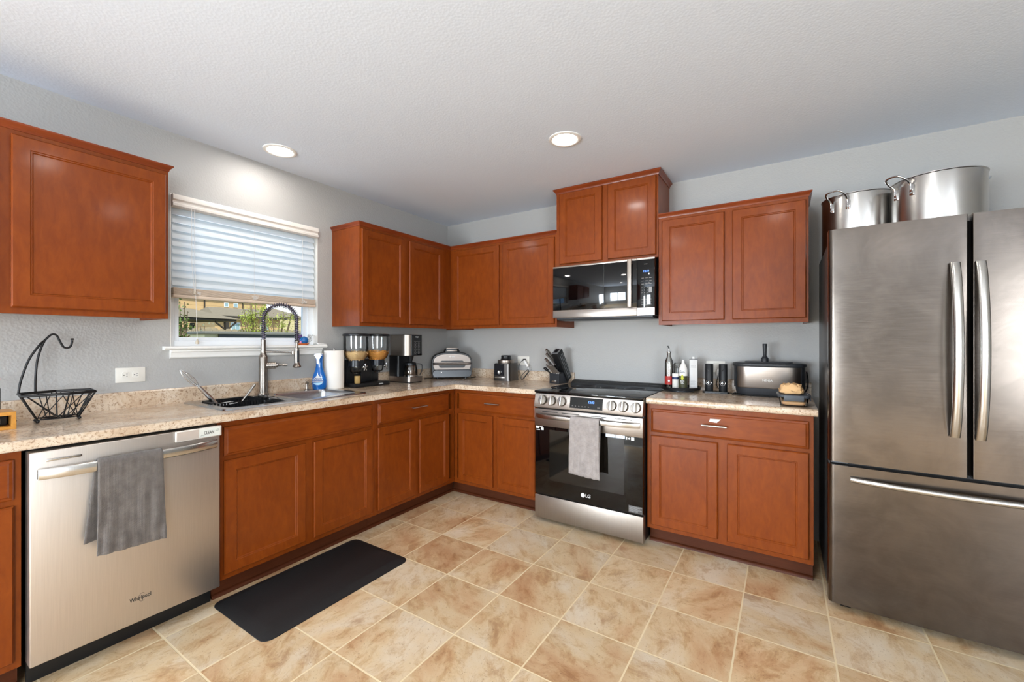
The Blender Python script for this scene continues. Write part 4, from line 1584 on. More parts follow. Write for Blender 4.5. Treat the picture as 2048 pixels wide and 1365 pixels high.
# drying caddy in the left bowl
t = thing('sink_caddy', 'black slotted utensil caddy hung in the left sink bowl', 'caddy', (0, 0, 0))
b = B()
x0, x1, y0, y1, z0, z1 = 0.150, 0.300, -2.235, -1.985, 0.855, 0.928
b.box(x0, x1, y0, y1, z0, z0 + 0.004)
b.box(x0, x1, y0, y0 + 0.004, z1 - 0.010, z1).box(x0, x1, y1 - 0.004, y1, z1 - 0.010, z1).box(x0, x0 + 0.004, y0, y1, z1 - 0.010, z1).box(x1 - 0.004, x1, y0, y1, z1 - 0.010, z1 - 0.006)
k = 0
yy = y0
while yy < y1 - 0.01:
    b.box(x0, x0 + 0.003, yy, yy + 0.011, z0, z1)
    b.box(x1 - 0.003, x1, yy, yy + 0.011, z0, z1 - 0.008)
    yy += 0.0158
b.box(x0, x1, y1 - 0.003, y1, z0, z1)
b.build('basket', M['black'], t, smooth=0)
b = B()
for xx in (0.17, 0.275):
    b.tube([(xx, y1, 0.921), (xx, -1.90, 0.9235)], 0.0028, 8)
b.box(0.165, 0.280, -1.945, -1.935, 0.905, 0.926)
b.build('extension_arm', M['blackm'], t)
b = B()
for xx in (0.175, 0.2, 0.225, 0.25):
    b.tube([(xx + 0.04, -2.225, 0.905), (xx + 0.052, -2.12, 0.916)], 0.003, 8)
b.build('drying_rods', M['chrome'], t)
# whisk and second utensil standing in it
t = thing('whisk', 'steel whisk standing handle-down in the sink caddy, wires up at the left', 'whisk')
pa, pb, pc = Vector((0.215, -2.178, 0.895)), Vector((0.200, -2.268, 1.012)), Vector((0.190, -2.352, 1.110))
B().tube([pa, pa.lerp(pb, 0.06), pa.lerp(pb, 0.5), pb], [0.007, 0.0095, 0.0115, 0.009], 16).build('handle', M['handle'], t)
ax = (pc - pb).normalized()
u_ = ax.orthogonal().normalized()
w_ = ax.cross(u_)
L = (pc - pb).length
b = B()
for k in range(5):
    a = PI * k / 5
    d = u_ * math.cos(a) + w_ * math.sin(a)
    pts = []
    for i in range(25):
        s = i / 24 * 2 - 1
        hgt = (1 - abs(s) ** 3.2)
        wd = 0.0145 * (math.sin(PI * (1 - abs(s)) ** 0.62)) ** 0.8 if abs(s) < 1 else 0.0
        along = L * (1 - abs(s) ** 1.6)
        rad = 0.0165 * math.sin(PI * min(1, (abs(s) ** 1.6)) * 0.98 + 0.02) ** 0.7
        pts.append(pb + ax * along + d * rad * (1 if s > 0 else -1))
    b.tube(pts, 0.0011, 5)
b.build('whisk_wires', M['chrome'], t)
t = B().tube([(0.20, -2.055, 0.90), (0.20, -2.03, 0.93), (0.195, -1.975, 1.000)], [0.004, 0.0065, 0.0078], 12).build('spatula_handle', M['handle'], None)
tag(t, 'short steel utensil handle leaning right out of the sink caddy', 'utensil')

# ------------------------------------------------------------------ fruit basket with banana hook
t = thing('fruit_basket', 'black wire fruit basket with a banana hook, left end of the counter', 'basket', (-0.018, 0, 0))
rim = [(0.165, -2.915), (0.300, -2.924), (0.322, -2.790), (0.305, -2.703), (0.180, -2.690), (0.140, -2.797)]
base = [(0.190, -2.868), (0.255, -2.872), (0.270, -2.800), (0.255, -2.745), (0.195, -2.738), (0.172, -2.800)]
zr, zb = 1.037, 0.928
b = B()
b.tube([(x, y, zr) for x, y in rim], 0.0048, 6, closed=True, flat=1.2)
b.build('rim', M['blackm'], t, smooth=20)
b = B()
b.tube([(x, y, zb) for x, y in base], 0.0026, 6, closed=True)
n = 6
for i in range(n):
    r0, r1_ = rim[i], rim[(i + 1) % n]
    s0, s1 = base[i], base[(i + 1) % n]
    b.tube([(r0[0], r0[1], zr), (s0[0], s0[1], zb)], 0.0028, 6)
    for f0, f1 in ((0.1, 0.9), (0.9, 0.1), (0.5, 0.5)):
        b.tube([(r0[0] + (r1_[0] - r0[0]) * f0, r0[1] + (r1_[1] - r0[1]) * f0, zr), (s0[0] + (s1[0] - s0[0]) * f1, s0[1] + (s1[1] - s0[1]) * f1, zb)], 0.0019, 5)
for i in range(3):
    a, c = base[i], base[i + 3]
    b.tube([(a[0], a[1], zb), (c[0], c[1], zb)], 0.0022, 5)
b.build('wire_sides', M['blackm'], t)
for i in (0, 1, 3, 4):
    x, y = base[i]
    B().sphere((x, y, 0.921), 0.0068, n=12).build('foot', M['blackm'], t)
b = B()
top = (0.140, -2.832, 1.268)
b.tube(catmull([(0.152, -2.912, 1.030), (0.152, -2.905, 1.09), (0.150, -2.882, 1.18), (0.145, -2.850, 1.245), top, (0.14, -2.812, 1.293), (0.14, -2.796, 1.290), (0.14, -2.785, 1.262), (0.14, -2.774, 1.238), (0.14, -2.761, 1.232), (0.14, -2.750, 1.242), (0.14, -2.745, 1.268)], 6), 0.0042, 10)
b.tube(catmull([(0.150, -2.862, 1.037), (0.150, -2.862, 1.09), (0.148, -2.857, 1.17), (0.144, -2.845, 1.23), top], 6), 0.0042, 10)
b.sphere((0.14, -2.745, 1.273), 0.0075, sz=0.6, n=12)
b.build('banana_hook', M['blackm'], t)

bamboo = wood('bamboo', lin('#b87a2e'), lin('#d19a4c'), (3, 20, 20), 0.4, 0.1)
t = thing('bamboo_box', 'small open bamboo box at the left end of the counter', 'box', (0.20, -3.08, 0.914))
b = B()
b.box(0, 0.130, 0, 0.136, 0, 0.012).box(0, 0.130, 0, 0.136, 0.056, 0.070).box(0, 0.130, 0, 0.012, 0.012, 0.056).box(0, 0.130, 0.124, 0.136, 0.012, 0.056).box(0, 0.008, 0.012, 0.124, 0.012, 0.056)
b.build('box_frame', bamboo, t, bevel=0.0012)
rbox(0.010, 0.085, 0.016, 0.118, 0.013, 0.050, 0.003).build('dark_interior', M['black'], t)  # black block filling the open box, giving it a dark inside
rbox(0.085, 0.092, 0.060, 0.100, 0.020, 0.042, 0.002).build('grey_label', M['grey'], t)
B().sphere((0.112, 0.1375, 0.030), 0.003, n=8).build('screw_knob', M['black'], t)
t = thing('glass_bottle', 'slim glass bottle with pink cap at the left frame edge', 'bottle', (0.148, -2.982, 0.914))
B().lathe([(0, 0), (0.019, 0), (0.020, 0.004), (0.020, 0.15), (0.014, 0.17), (0.011, 0.185)], n=24).build('bottle_body', M['glass'], t)
B().lathe([(0, 0.182), (0.0175, 0.182), (0.019, 0.186), (0.019, 0.196), (0, 0.198)], n=24).build('cap', plain('pink_cap', '#d79c8e', 0.4), t)

# ------------------------------------------------------------------ spray bottle, paper towels
t = thing('dish_spray_bottle', 'blue dish spray bottle with white nozzle cap beside the sink', 'bottle', (0.098, -1.487, ZT), 36)
blue = plain('blue_liquid_plastic', '#0a5fae', 0.12, coat=0.5, var=0.15)
prof = [(0.0, 0.040), (0.004, 0.046), (0.02, 0.050), (0.055, 0.051), (0.08, 0.048), (0.105, 0.040), (0.135, 0.029), (0.165, 0.023), (0.195, 0.022), (0.218, 0.024), (0.236, 0.029)]
b = B()
rings = []
for z, w in prof:
    d = min(0.026, w * 0.62 + 0.004)
    rings.append([(w * math.cos(2 * PI * k / 28), d * math.sin(2 * PI * k / 28), z) for k in range(28)])
loft(b, rings)
b.build('bottle_body', blue, t, smooth=60)
b = B()
b.prism([(-0.022, 0.252), (-0.028, 0.240), (-0.020, 0.234), (-0.011, 0.214), (-0.009, 0.180), (0.009, 0.180), (0.011, 0.214), (0.020, 0.234), (0.028, 0.240), (0.022, 0.252)], 'y', -0.0245, -0.004)
b.prism([(-0.020, 0.252), (-0.024, 0.238), (0.024, 0.238), (0.020, 0.252)], 'y', -0.018, 0.016)
b.build('nozzle', blue, t, smooth=30, bevel=0.001)
B().prism([(-0.007, 0.226), (-0.007, 0.190), (0.007, 0.190), (0.007, 0.226), (0.012, 0.244), (0.0, 0.236), (-0.012, 0.244)], 'y', -0.0258, -0.0240).build('spray_slot', M['white'], t, smooth=0)
rbox(-0.023, 0.023, -0.020, 0.014, 0.250, 0.256, 0.002).build('top_cap', M['white'], t)
lab = plain('pale_blue_label', '#a9d3e8', 0.4)
b = B()
b.lathe([(0.026, -0.0268), (0.026, -0.0262), (0, -0.0262)], n=28, T=Matrix.Translation((0, 0, 0.052)) @ Matrix.Rotation(R(90), 4, 'X') @ Matrix.Translation((0, 0, 0.0535)))
b = B()
b.prism([(0.036 * math.cos(a), 0.060 + 0.030 * math.sin(a)) for a in [2 * PI * k / 30 for k in range(30)]], 'y', -0.0292, -0.025)
lb = b.build('label', lab, t, smooth=0)
b = B()
b.prism([(-0.034, 0.066), (-0.010, 0.094), (0.0, 0.106), (0.012, 0.094), (0.034, 0.066)], 'y', -0.0296, -0.028)
b.build('label_peak', M['print_white'], lb, smooth=0)
b = B().prism([(-0.033, 0.046), (0.033, 0.050), (0.036, 0.064), (-0.036, 0.064)], 'y', -0.0300, -0.028)
b.build('label_band', plain('deep_blue_print', '#123f8c', 0.4), lb, smooth=0)
text('Dawn', 0.024, 'label_lettering', plain('navy_print', '#15327a', 0.5), lb, (0, -0.0300, 0.076), bold=0.0006)
text('POWERWASH', 0.011, 'label_lettering', M['print_white'], lb, (0, -0.0304, 0.055), bold=0.0003)

t = thing('paper_towel_roll', 'upright roll of white paper towels between the blue bottle and the cereal dispenser', 'paper towels', (0.106, -1.374, 0.914))
paper = plain('paper_towel', '#efeae2', 0.95, bump=0.5, bscale=110)
B().lathe([(0.021, 0.002), (0.068, 0.002), (0.0685, 0.006), (0.0685, 0.277), (0.067, 0.280), (0.021, 0.280), (0.021, 0.002)], n=56).build('paper_roll', paper, t)
B().lathe([(0.0195, 0.001), (0.0208, 0.001), (0.0208, 0.2795), (0.0195, 0.2795), (0.0195, 0.001)], n=28).build('cardboard_core', plain('cardboard', '#b59b78', 0.9), t)
b = B()
b.lathe([(0, 0), (0.058, 0), (0.058, 0.0018), (0, 0.0018)], n=32)
b.tube([(0, 0, 0.001), (0, 0, 0.290)], 0.004, 10)
b.sphere((0, 0, 0.292), 0.006, n=10)
b.build('holder_rod', M['chrome'], t)

# ------------------------------------------------------------------ cereal dispenser
t = thing('cereal_dispenser', 'black twin cereal dispenser with clear canisters on the window counter', 'cereal dispenser', (0.150, -1.120, 0.914), 90)
# local x runs along the wall, local -y is the room side
b = B()
b.box(-0.165, 0.165, -0.080, 0.075, 0.0, 0.030, 0.006)
b.build('stand_base', M['black'], t)
b = B()
b.box(-0.150, 0.150, 0.040, 0.070, 0.030, 0.205, 0.004)
b.box(-0.050, 0.050, 0.0, 0.045, 0.030, 0.200, 0.006)
b.build('stand_back', M['black'], t)
text('zevro', 0.018, 'brand_lettering', M['print_white'], t, (0.075, -0.0806, 0.016), bold=0.0003)
oats = plain('puffed_cereal', '#e6bd85', 0.9, var=0.3, bump=0.8, bscale=160)
flake = plain('corn_flakes', '#e29a48', 0.85, var=0.4, bump=0.8, bscale=90)
for sx_, fill, seed in ((-0.100, oats, 1), (0.100, flake, 2)):
    T = Matrix.Translation((sx_, -0.005, 0))
    c = B().lathe([(0.045, 0.160), (0.054, 0.200), (0.078, 0.225), (0.090, 0.262), (0.092, 0.300), (0.092, 0.390)], n=40, T=T).build('canister', M['glass'], t)
    B().lathe([(0, 0.388), (0.096, 0.388), (0.098, 0.392), (0.097, 0.402), (0.088, 0.406), (0, 0.407)], n=40, T=T).build('lid', M['black'], c)
    rnd = random.Random(seed)
    b = B()
    # heap of cereal inside the canister: pieces piled on a filled core
    b.lathe([(0, 0.196), (0.049, 0.201), (0.074, 0.227), (0.086, 0.262), (0.087, 0.266), (0.04, 0.268), (0, 0.266)], n=24, T=T)
    for _ in range(420):
        a, rr_ = rnd.uniform(0, 2 * PI), math.sqrt(rnd.random())
        zz = rnd.uniform(0.205, 0.270)
        rmax = 0.050 + (zz - 0.200) * 0.60 if zz < 0.258 else 0.086
        rr_ = rmax * (rr_ if zz > 0.258 else rnd.uniform(0.9, 1.0))
        p = (sx_ + rr_ * math.cos(a), -0.005 + rr_ * math.sin(a), zz)
        s = rnd.uniform(0.0055, 0.0075) if seed == 1 else rnd.uniform(0.007, 0.011)
        b.sphere(p, s, sx=1.3, sz=(0.7 if seed == 1 else 0.35), n=6, T=Matrix.Translation(Vector(p)) @ Matrix.Rotation(rnd.uniform(0, 3), 4, 'X') @ Matrix.Rotation(rnd.uniform(0, 3), 4, 'Z') @ Matrix.Translation(-Vector(p)))
    o = b.build('cereal', fill, c, smooth=50)
    o['kind'] = 'stuff'
    B().lathe([(0.040, 0.158), (0.0565, 0.158), (0.0565, 0.204), (0.052, 0.206), (0.040, 0.204), (0.040, 0.158)], n=32, T=T).build('collar', plain('navy_black_plastic', '#15181f', 0.3) if 'navy_black_plastic' not in bpy.data.materials else bpy.data.materials['navy_black_plastic'], c)
    B().lathe([(0.048, 0.158), (0.048, 0.135), (0.041, 0.115), (0.022, 0.104), (0.020, 0.098)], n=32, T=T).build('portion_bowl', M['glass'], c)
    b = B()
    Tk = T @ Matrix.Translation((0.022, -0.056, 0.150)) @ Matrix.Rotation(R(20), 4, 'Z')
    b.lathe([(0, 0.0), (0.009, 0.0), (0.009, 0.014), (0.012, 0.016), (0.012, 0.022), (0, 0.024)], n=20, T=Tk @ Matrix.Rotation(R(90), 4, 'X'))
    for k in range(5):
        a = 2 * PI * k / 5
        b.box(-0.0045, 0.0045, -0.022, -0.014, 0.006, 0.029, 0.003, 2, T=Tk @ Matrix.Rotation(a, 4, 'Y'))
    b.build('turn_knob', M['chrome'], c)
jar = B().lathe([(0, 0.0), (0.020, 0.0), (0.022, 0.003), (0.022, 0.056), (0, 0.057)], (-0.118, -0.045, 0.031), 24).build('catch_cup', plain('catch_cup_amber', '#a98a55', 0.35), t)

# ------------------------------------------------------------------ coffee maker
t = thing('coffee_maker', 'steel and black drip coffee maker with glass carafe, near the corner', 'coffee maker', (0.035, -0.810, 0.914), 90)
# local x 0..0.165 along the wall, local -y toward the room
cb = B()
loft(cb, [[(x, y, z) for x, y in rrect(0.0, 0.165, -0.262, 0.0, 0.028)] for z in (0.008, 0.050)])
cb.build('base', M['steel'], t, smooth=40)
b = B()
loft(b, [[(x, y, z) for x, y in rrect(0.004, 0.161, -0.258, -0.004, 0.026)] for z in (0.0, 0.008)])
b.build('foot_ring', M['black'], t, smooth=40)
b = B()
loft(b, [[(x, y, z) for x, y in rrect(0.004, 0.160, -0.125, -0.004, 0.020)] for z in (0.050, 0.228)])
b.build('water_column', M['black'], t, smooth=40)
b = B()
loft(b, [[(x, y, z) for x, y in rrect(0.0, 0.165, -0.240, 0.0, 0.055, 8)] for z in (0.228, 0.402)] + [[(x, y, 0.405) for x, y in rrect(0.004, 0.161, -0.236, -0.004, 0.052, 8)]])
b.build('brew_head', M['steel_v'], t, smooth=40)
b = B()
b.box(0.045, 0.163, -0.2445, -0.200, 0.226, 0.404, 0.003)
hd = b.build('control_panel', M['black_gloss'], t, smooth=0)
b = B()
for r_ in range(4):
    for c_ in range(2):
        b.lathe([(0.008, 0), (0.009, 0.0004), (0.0095, 0)], n=14, T=Matrix.Translation((0.085 + c_ * 0.040, -0.2447, 0.330 - r_ * 0.026)) @ Matrix.Rotation(R(90), 4, 'X'))
b.box(0.070, 0.140, -0.2452, -0.2445, 0.3475, 0.3495)
b.build('button_icons', mi, hd, smooth=0)
text('NINJA', 0.013, 'brand_lettering', M['print_white'], hd, (0.105, -0.2450, 0.384))
b = B().lathe([(0.0, 0.170), (0.014, 0.172), (0.030, 0.226), (0.0, 0.226)], (0.0825, -0.190, 0), 20)
b.build('drip_spout', M['black'], t)
ca = thing('carafe', 'glass coffee carafe with black lid on the coffee maker base', 'carafe', (0.035 + 0.192, -0.810 + 0.0825, 0.9652), 90)
B().lathe([(0, 0.0), (0.052, 0.0), (0.056, 0.005), (0.057, 0.040), (0.052, 0.080), (0.045, 0.098), (0.043, 0.098), (0.050, 0.079), (0.055, 0.04), (0.054, 0.007), (0, 0.003)], n=40).build('glass_jug', M['glass_smoke'], ca)
B().lathe([(0, 0.118), (0.036, 0.118), (0.047, 0.112), (0.048, 0.094), (0.046, 0.092), (0, 0.092)], n=32).build('lid', M['black'], ca)
b = B()
b.tube(catmull([(0.030, -0.036, 0.104), (0.045, -0.056, 0.104), (0.060, -0.072, 0.094), (0.060, -0.072, 0.050), (0.050, -0.058, 0.012)], 6), 0.0065, 10, flat=0.6)
b.build('handle', M['black'], ca)
B().lathe([(0.0576, 0.002), (0.0582, 0.002), (0.0582, 0.008), (0.0576, 0.008), (0.0576, 0.002)], n=40).build('steel_band', M['chrome'], ca)

# ------------------------------------------------------------------ indoor grill
t = thing('indoor_grill', 'rounded steel and black indoor grill set diagonally in the counter corner', 'grill', (0.327, -0.308, 0.914), 45)


def sec(w, z0, z1, top, n=24):
    """front outline: flat bottom, domed top"""
    pts = []
    pts.append((-w * 0.93, z0))
    pts.append((w * 0.93, z0))
    pts.append((w, z0 + 0.03))
    for i in range(n + 1):
        a = PI * i / n
        pts.append((w * (abs(math.cos(a)) ** 0.72) * (1 if math.cos(a) > 0 else -1), z1 + (top - z1) * (math.sin(a) ** 0.62)))
    pts.append((-w, z0 + 0.03))
    return pts


out = sec(0.187, 0.014, 0.135, 0.250)
b = B()
rings = []
for yy, k in ((0.012, 0.97), (0.030, 1.0), (0.17, 1.0), (0.205, 0.95), (0.215, 0.88)):
    rings.append([(x * k, yy, 0.014 + (z - 0.014) * k) for x, z in out])
loft(b, rings)
b.build('shell', M['black'], t, smooth=50)
fo = sec(0.172, 0.088, 0.14, 0.232)
fo = [(x, max(z, 0.088)) for x, z in fo]
b = B()
loft(b, [[(x, 0.014, z) for x, z in fo], [(x, 0.0, z) for x, z in fo], [(x * 0.985, -0.004, 0.088 + (z - 0.088) * 0.985) for x, z in fo]])
st_ = b.build('steel_front', M['grill_steel'], t, smooth=30)
text('NINJA', 0.019, 'brand_lettering', M['print_white'], st_, (-0.005, -0.0046, 0.207), bold=0.0005)
b = B()
b.prism([(-0.110, 0.158), (0.110, 0.158), (0.100, 0.166), (0.092, 0.170), (-0.092, 0.170), (-0.100, 0.166)], 'y', -0.006, 0.0)
b.prism([(-0.125, 0.128), (-0.112, 0.108), (-0.100, 0.104), (0.100, 0.104), (0.112, 0.108), (0.125, 0.128)], 'y', -0.006, 0.0)
b.build('handle_recess', M['black'], st_, smooth=0)
b = B()
pts = [(-0.168, 0.004, 0.142), (-0.160, -0.016, 0.142), (-0.145, -0.026, 0.142), (0, -0.030, 0.142), (0.145, -0.026, 0.142), (0.160, -0.016, 0.142), (0.168, 0.004, 0.142)]
b.tube(catmull(pts, 4), 0.0105, 12, flat=1.0)
b.build('lid_handle', M['grill_steel'], t)
b = B()
lo = rrect(-0.178, 0.178, 0.018, 0.084, 0.028)
loft(b, [[(x, 0.014, z) for x, z in lo], [(x, -0.002, z) for x, z in lo], [(x * 0.98, -0.008, 0.05 + (z - 0.05) * 0.93) for x, z in lo]])
cpn = b.build('control_band', plain('grill_panel_grey', '#303234', 0.25, 0.5), t, smooth=30)
b = B().cyl((-0.098, -0.009, 0.062), (-0.098, -0.008, 0.062), 0.0035, 12)
b.build('power_light', glow('indicator_white', '#ffffff', 3.0), cpn, smooth=0)
b = B()
loft(b, [[(x, y, 0.240) for x, y in rrect(-0.080, 0.080, 0.020, 0.110, 0.03)], [(x, y, 0.262) for x, y in rrect(-0.072, 0.072, 0.018, 0.108, 0.03)], [(x, y, 0.280) for x, y in rrect(-0.066, 0.066, 0.018, 0.104, 0.028)]])
b.build('top_vent', M['black'], t, smooth=40)
b = B()
b.box(-0.052, 0.052, 0.014, 0.06, 0.279, 0.286, 0.002).box(-0.048, 0.048, 0.013, 0.018, 0.257, 0.264, 0.001)
b.build('vent_trim', M['steel'], t)
b = B()
for x in (-0.13, 0.13):
    for y in (0.04, 0.17):
        b.cyl((x, y, 0), (x, y, 0.018), 0.014, 14)
b.build('rubber_feet', M['black'], t)
b = B()
b.tube(catmull([(0.19, 0.10, 0.006), (0.205, 0.055, 0.006), (0.222, 0.03, 0.012), (0.218, 0.00, 0.016), (0.195, -0.006, 0.014), (0.17, 0.02, 0.006)], 6), 0.0036, 8)
b.build('power_cord', M['black'], t)
b = B()
b.tube(catmull([(-0.18, 0.06, 0.006), (-0.20, 0.03, 0.006), (-0.235, 0.02, 0.008), (-0.25, 0.05, 0.004)], 6), 0.0036, 8)
b.build('power_cord', M['black'], t)

# ------------------------------------------------------------------ blender base
t = thing('blender_base', 'dark steel blender motor base with a dial, right of the indoor grill', 'blender', (0.727, -0.222, 0.914), 4)
body = steel('graphite_steel', '#5b5754', 0.3, (90, 90, 2), 0.05, 0.01)
b = B()
loft(b, [[(x, y, z) for x, y in rrect(x0, x1, y0, y1, 0.022)] for z, x0, x1, y0, y1 in ((0.0, -0.002, 0.170, 0.0, 0.180), (0.02, 0.0, 0.168, 0.0, 0.178), (0.150, 0.004, 0.164, 0.003, 0.174), (0.153, 0.010, 0.158, 0.008, 0.168))])
b.build('motor_housing', body, t, smooth=40)
fp = B().prism([(0.012, 0.045), (0.114, 0.045), (0.110, 0.146), (0.016, 0.146)], 'y', -0.0035, 0.006).build('control_face', plain('control_face_black', '#0c0e14', 0.18), t, bevel=0.001)
b = B()
b.lathe([(0, 0), (0.019, 0), (0.018, 0.010), (0.015, 0.013), (0, 0.014)], n=28, T=Matrix.Translation((0.068, -0.0035, 0.076)) @ Matrix.Rotation(R(90), 4, 'X'))
b.box(0.065, 0.071, -0.022, -0.012, 0.060, 0.092, 0.001)
b.build('dial', M['chrome'], t)
b = B().box(0.020, 0.118, -0.0050, -0.0, 0.024, 0.033, 0.001)
b.build('badge_strip', M['handle'], t)
b = B()
b.lathe([(0, 0.150), (0.072, 0.150), (0.074, 0.154), (0.074, 0.178), (0.069, 0.183), (0, 0.183)], (0.084, 0.088, 0), 40)
b.build('steel_collar', M['steel'], t)
b = B()
b.lathe([(0, 0.182), (0.052, 0.182), (0.047, 0.190), (0.044, 0.194), (0.045, 0.217), (0.041, 0.222), (0, 0.223)], (0.084, 0.088, 0), 24)
b.build('drive_cap', M['black'], t)
# plug, white charger and looped cords at that outlet
t = thing('phone_charger', 'white charger plug with black cord hanging at the outlet beside the blender base', 'charger', (0.935, -0.008, 1.092))
B().box(-0.012, 0.010, -0.030, -0.001, -0.010, 0.012, 0.004).build('black_plug', M['black'], t)
Tq = Matrix.Translation((0.025, -0.03, -0.028)) @ Matrix.Rotation(R(-38), 4, 'Y')
B().box(-0.010, 0.010, -0.010, 0.010, -0.034, 0.034, 0.004, 2, T=Tq).build('white_adapter', M['white'], t)
b = B()
b.tube(catmull([(-0.006, -0.03, 0.0), (-0.022, -0.05, -0.02), (-0.035, -0.06, -0.07), (-0.020, -0.06, -0.12), (-0.005, -0.06, -0.172), (0.02, -0.055, -0.150), (0.055, -0.05, -0.105), (0.062, -0.05, -0.085), (0.045, -0.05, -0.088), (0.0, -0.055, -0.130), (-0.005, -0.058, -0.155), (0.012, -0.058, -0.168), (0.04, -0.055, -0.135), (0.070, -0.05, -0.095)], 6), 0.0026, 8)
b.build('looped_cord', M['black'], t)
B().tube(catmull([(0.046, -0.03, -0.055), (0.056, -0.035, -0.075), (0.060, -0.05, -0.085)], 5), 0.0015, 6).build('thin_cord', M['white'], t)

# ------------------------------------------------------------------ knife block and knives
KB = (1.262, -0.166, 0.914)
KR = -13
t = thing('knife_block', 'dark slanted knife block beside the range', 'knife block', KB, KR)
b = B()
b.prism([(0.0, 0.0), (0.120, 0.0), (0.135, 0.020), (0.135, 0.110), (0.095, 0.110), (0.030, 0.082), (0.0, 0.082)], 'x', 0.0, 0.100)
b.build('block_body', M['charcoal'], t, bevel=0.002)
b = B()
# tall leaning slab with a slot in its grey top
sl = [(0.105, 0.012), (0.158, 0.052), (0.028, 0.288), (-0.034, 0.240)]
b.prism(sl, 'x', 0.052, 0.112)
slab = b.build('slot_tower', M['black'], t, bevel=0.003)
dirv = Vector((0, 0.028 - (-0.034), 0.288 - 0.240)).normalized()
up_n = Vector((0, -dirv.z, dirv.y)).normalized()
c = Vector((0.082, -0.003, 0.264)) + up_n * 0.001
Tm = Matrix.Translation(c) @ Matrix(((1, 0, 0), (0, dirv.y, up_n.y), (0, dirv.z, up_n.z))).to_4x4()
B().box(-0.031, 0.031, -0.033, 0.033, 0, 0.006, 0.003, 2, T=Tm).build('grey_cap', M['grey'], slab)
B().box(-0.016, 0.016, -0.022, 0.022, 0.0055, 0.0068, 0, 2, T=Tm).build('slot', M['black'], slab, smooth=0)
b = B()
for k in range(3):
    o_ = 0.020 + k * 0.018
    p0 = Vector((0.1125, 0.128 - 0.0 + 0.0, 0.03)); 
    a0 = Vector((0.1125, -0.028 + o_ * dirv.y + 0.012, 0.240 + o_ * dirv.z - 0.02))
    a1 = Vector((0.1125, 0.115 + o_ * dirv.y * 0.9 - 0.012, 0.012 + o_ * dirv.z * 0.9 + 0.02))
    b.tube([a0, a1], 0.0022, 6)
b.build('side_ribs', M['grey'], slab)
B().box(0.026, 0.074, -0.0025, 0.0, 0.010, 0.030, 0.001).build('badge', M['handle'], t)
hdir = Vector((-0.30, -0.60, 0.74)).normalized()


def knife(label, x, y, z, L, w=0.011, th=0.0075, mat=None, grp='knives in the block'):
    k = thing('knife', label, 'knife', KB, KR, grp)
    base = Vector((x, y, z))
    X = Vector((1, 0, 0))
    Y = hdir.cross(X).normalized()
    rot = Matrix((X, Y, hdir)).transposed().to_4x4()
    T = Matrix.Translation(base) @ rot
    b = B()
    b.box(-th, th, -w, w, -0.004, 0.006, 0.001, 1, T=T)
    b.build('bolster', M['handle'], k)
    b = B()
    rings = []
    for zz, kk, off in ((0.006, 0.85, 0), (L * 0.3, 0.95, 0.001), (L * 0.6, 0.85, 0), (L * 0.9, 1.05, -0.002), (L, 0.8, -0.004)):
        rings.append([T @ Vector((th * 0.95 * math.cos(a), w * kk * math.sin(a) + off, zz)) for a in [2 * PI * i / 12 for i in range(12)]])
    loft(b, rings)
    b.build('handle', mat or M['kn'], k, smooth=60)
    b = B()
    b.box(-th * 0.8, th * 0.8, -w * 0.75 - 0.002, w * 0.75 - 0.002, L, L + 0.003, 0.001, 1, T=T)
    b.build('end_cap', M['handle'], k)
    return k


M['kn'] = steel('knife_handle_steel', '#a8a29c', 0.3, (50, 50, 3), 0.05, 0.01)
for i in range(4):
    knife(['steak knife, leftmost in the low front row of the block', 'steak knife, second from the left in the low front row', 'steak knife, third from the left in the low front row', 'steak knife, rightmost in the low front row of the block'][i], 0.030 + i * 0.018, 0.020, 0.086, 0.092, 0.0105, 0.0072, grp='steak knives in the front row')
knife('large knife, topmost handle at the upper left of the block', 0.016, 0.060, 0.190, 0.120, 0.016, 0.0095)
knife('large knife just below the topmost handle', 0.032, 0.045, 0.158, 0.120, 0.016, 0.0095)
knife('mid-size knife at the left edge, below the large ones', 0.012, 0.040, 0.126, 0.105, 0.014, 0.009)
knife('mid-size knife beside the left edge one, touching the tower', 0.036, 0.030, 0.112, 0.100, 0.014, 0.009)
b = B()
b.prism([(0.030, 0.080), (0.135, 0.108), (0.115, 0.165), (0.070, 0.172)], 'x', 0.0, 0.050)
b.build('slot_step', M['black'], t, bevel=0.002)
t = thing('kitchen_shears', 'black-handled shears sticking out low at the front left of the block', 'scissors', KB, KR)
b = B()
b.tube(catmull([(0.008, 0.012, 0.080), (0.0, -0.015, 0.098), (-0.012, -0.045, 0.118), (-0.010, -0.055, 0.128), (0.0, -0.045, 0.128), (0.006, -0.02, 0.108)], 5), 0.0055, 8)
b.build('handle', M['black'], t)

# ------------------------------------------------------------------ lazy susan with bottles
t = thing('turntable_tray', 'round black turntable tray with bottles beside the range', 'tray', (2.292, -0.150, 0.914))
B().lathe([(0, 0.012), (0.120, 0.012), (0.128, 0.014), (0.132, 0.032), (0.129, 0.032), (0.124, 0.020), (0.118, 0.018), (0, 0.018)], n=56).build('tray_top', M['black'], t)
B().lathe([(0, 0.0), (0.085, 0.0), (0.085, 0.012), (0, 0.012)], n=40).build('turntable_foot', M['charcoal'], t)
TZ = 0.9322
t = thing('oil_bottle', 'glass oil bottle with pourer and red label, left on the turntable', 'bottle', (2.216, -0.165, TZ))
oil = glass('oil_glass', (0.88, 0.88, 0.86, 1), tint=0.14)
B().lathe([(0, 0), (0.026, 0), (0.028, 0.003), (0.028, 0.175), (0.026, 0.192), (0.013, 0.224), (0.0115, 0.250), (0.0105, 0.25), (0.012, 0.224), (0.025, 0.19), (0.026, 0.17), (0.026, 0.006), (0, 0.004)], n=32).build('bottle_body', oil, t)
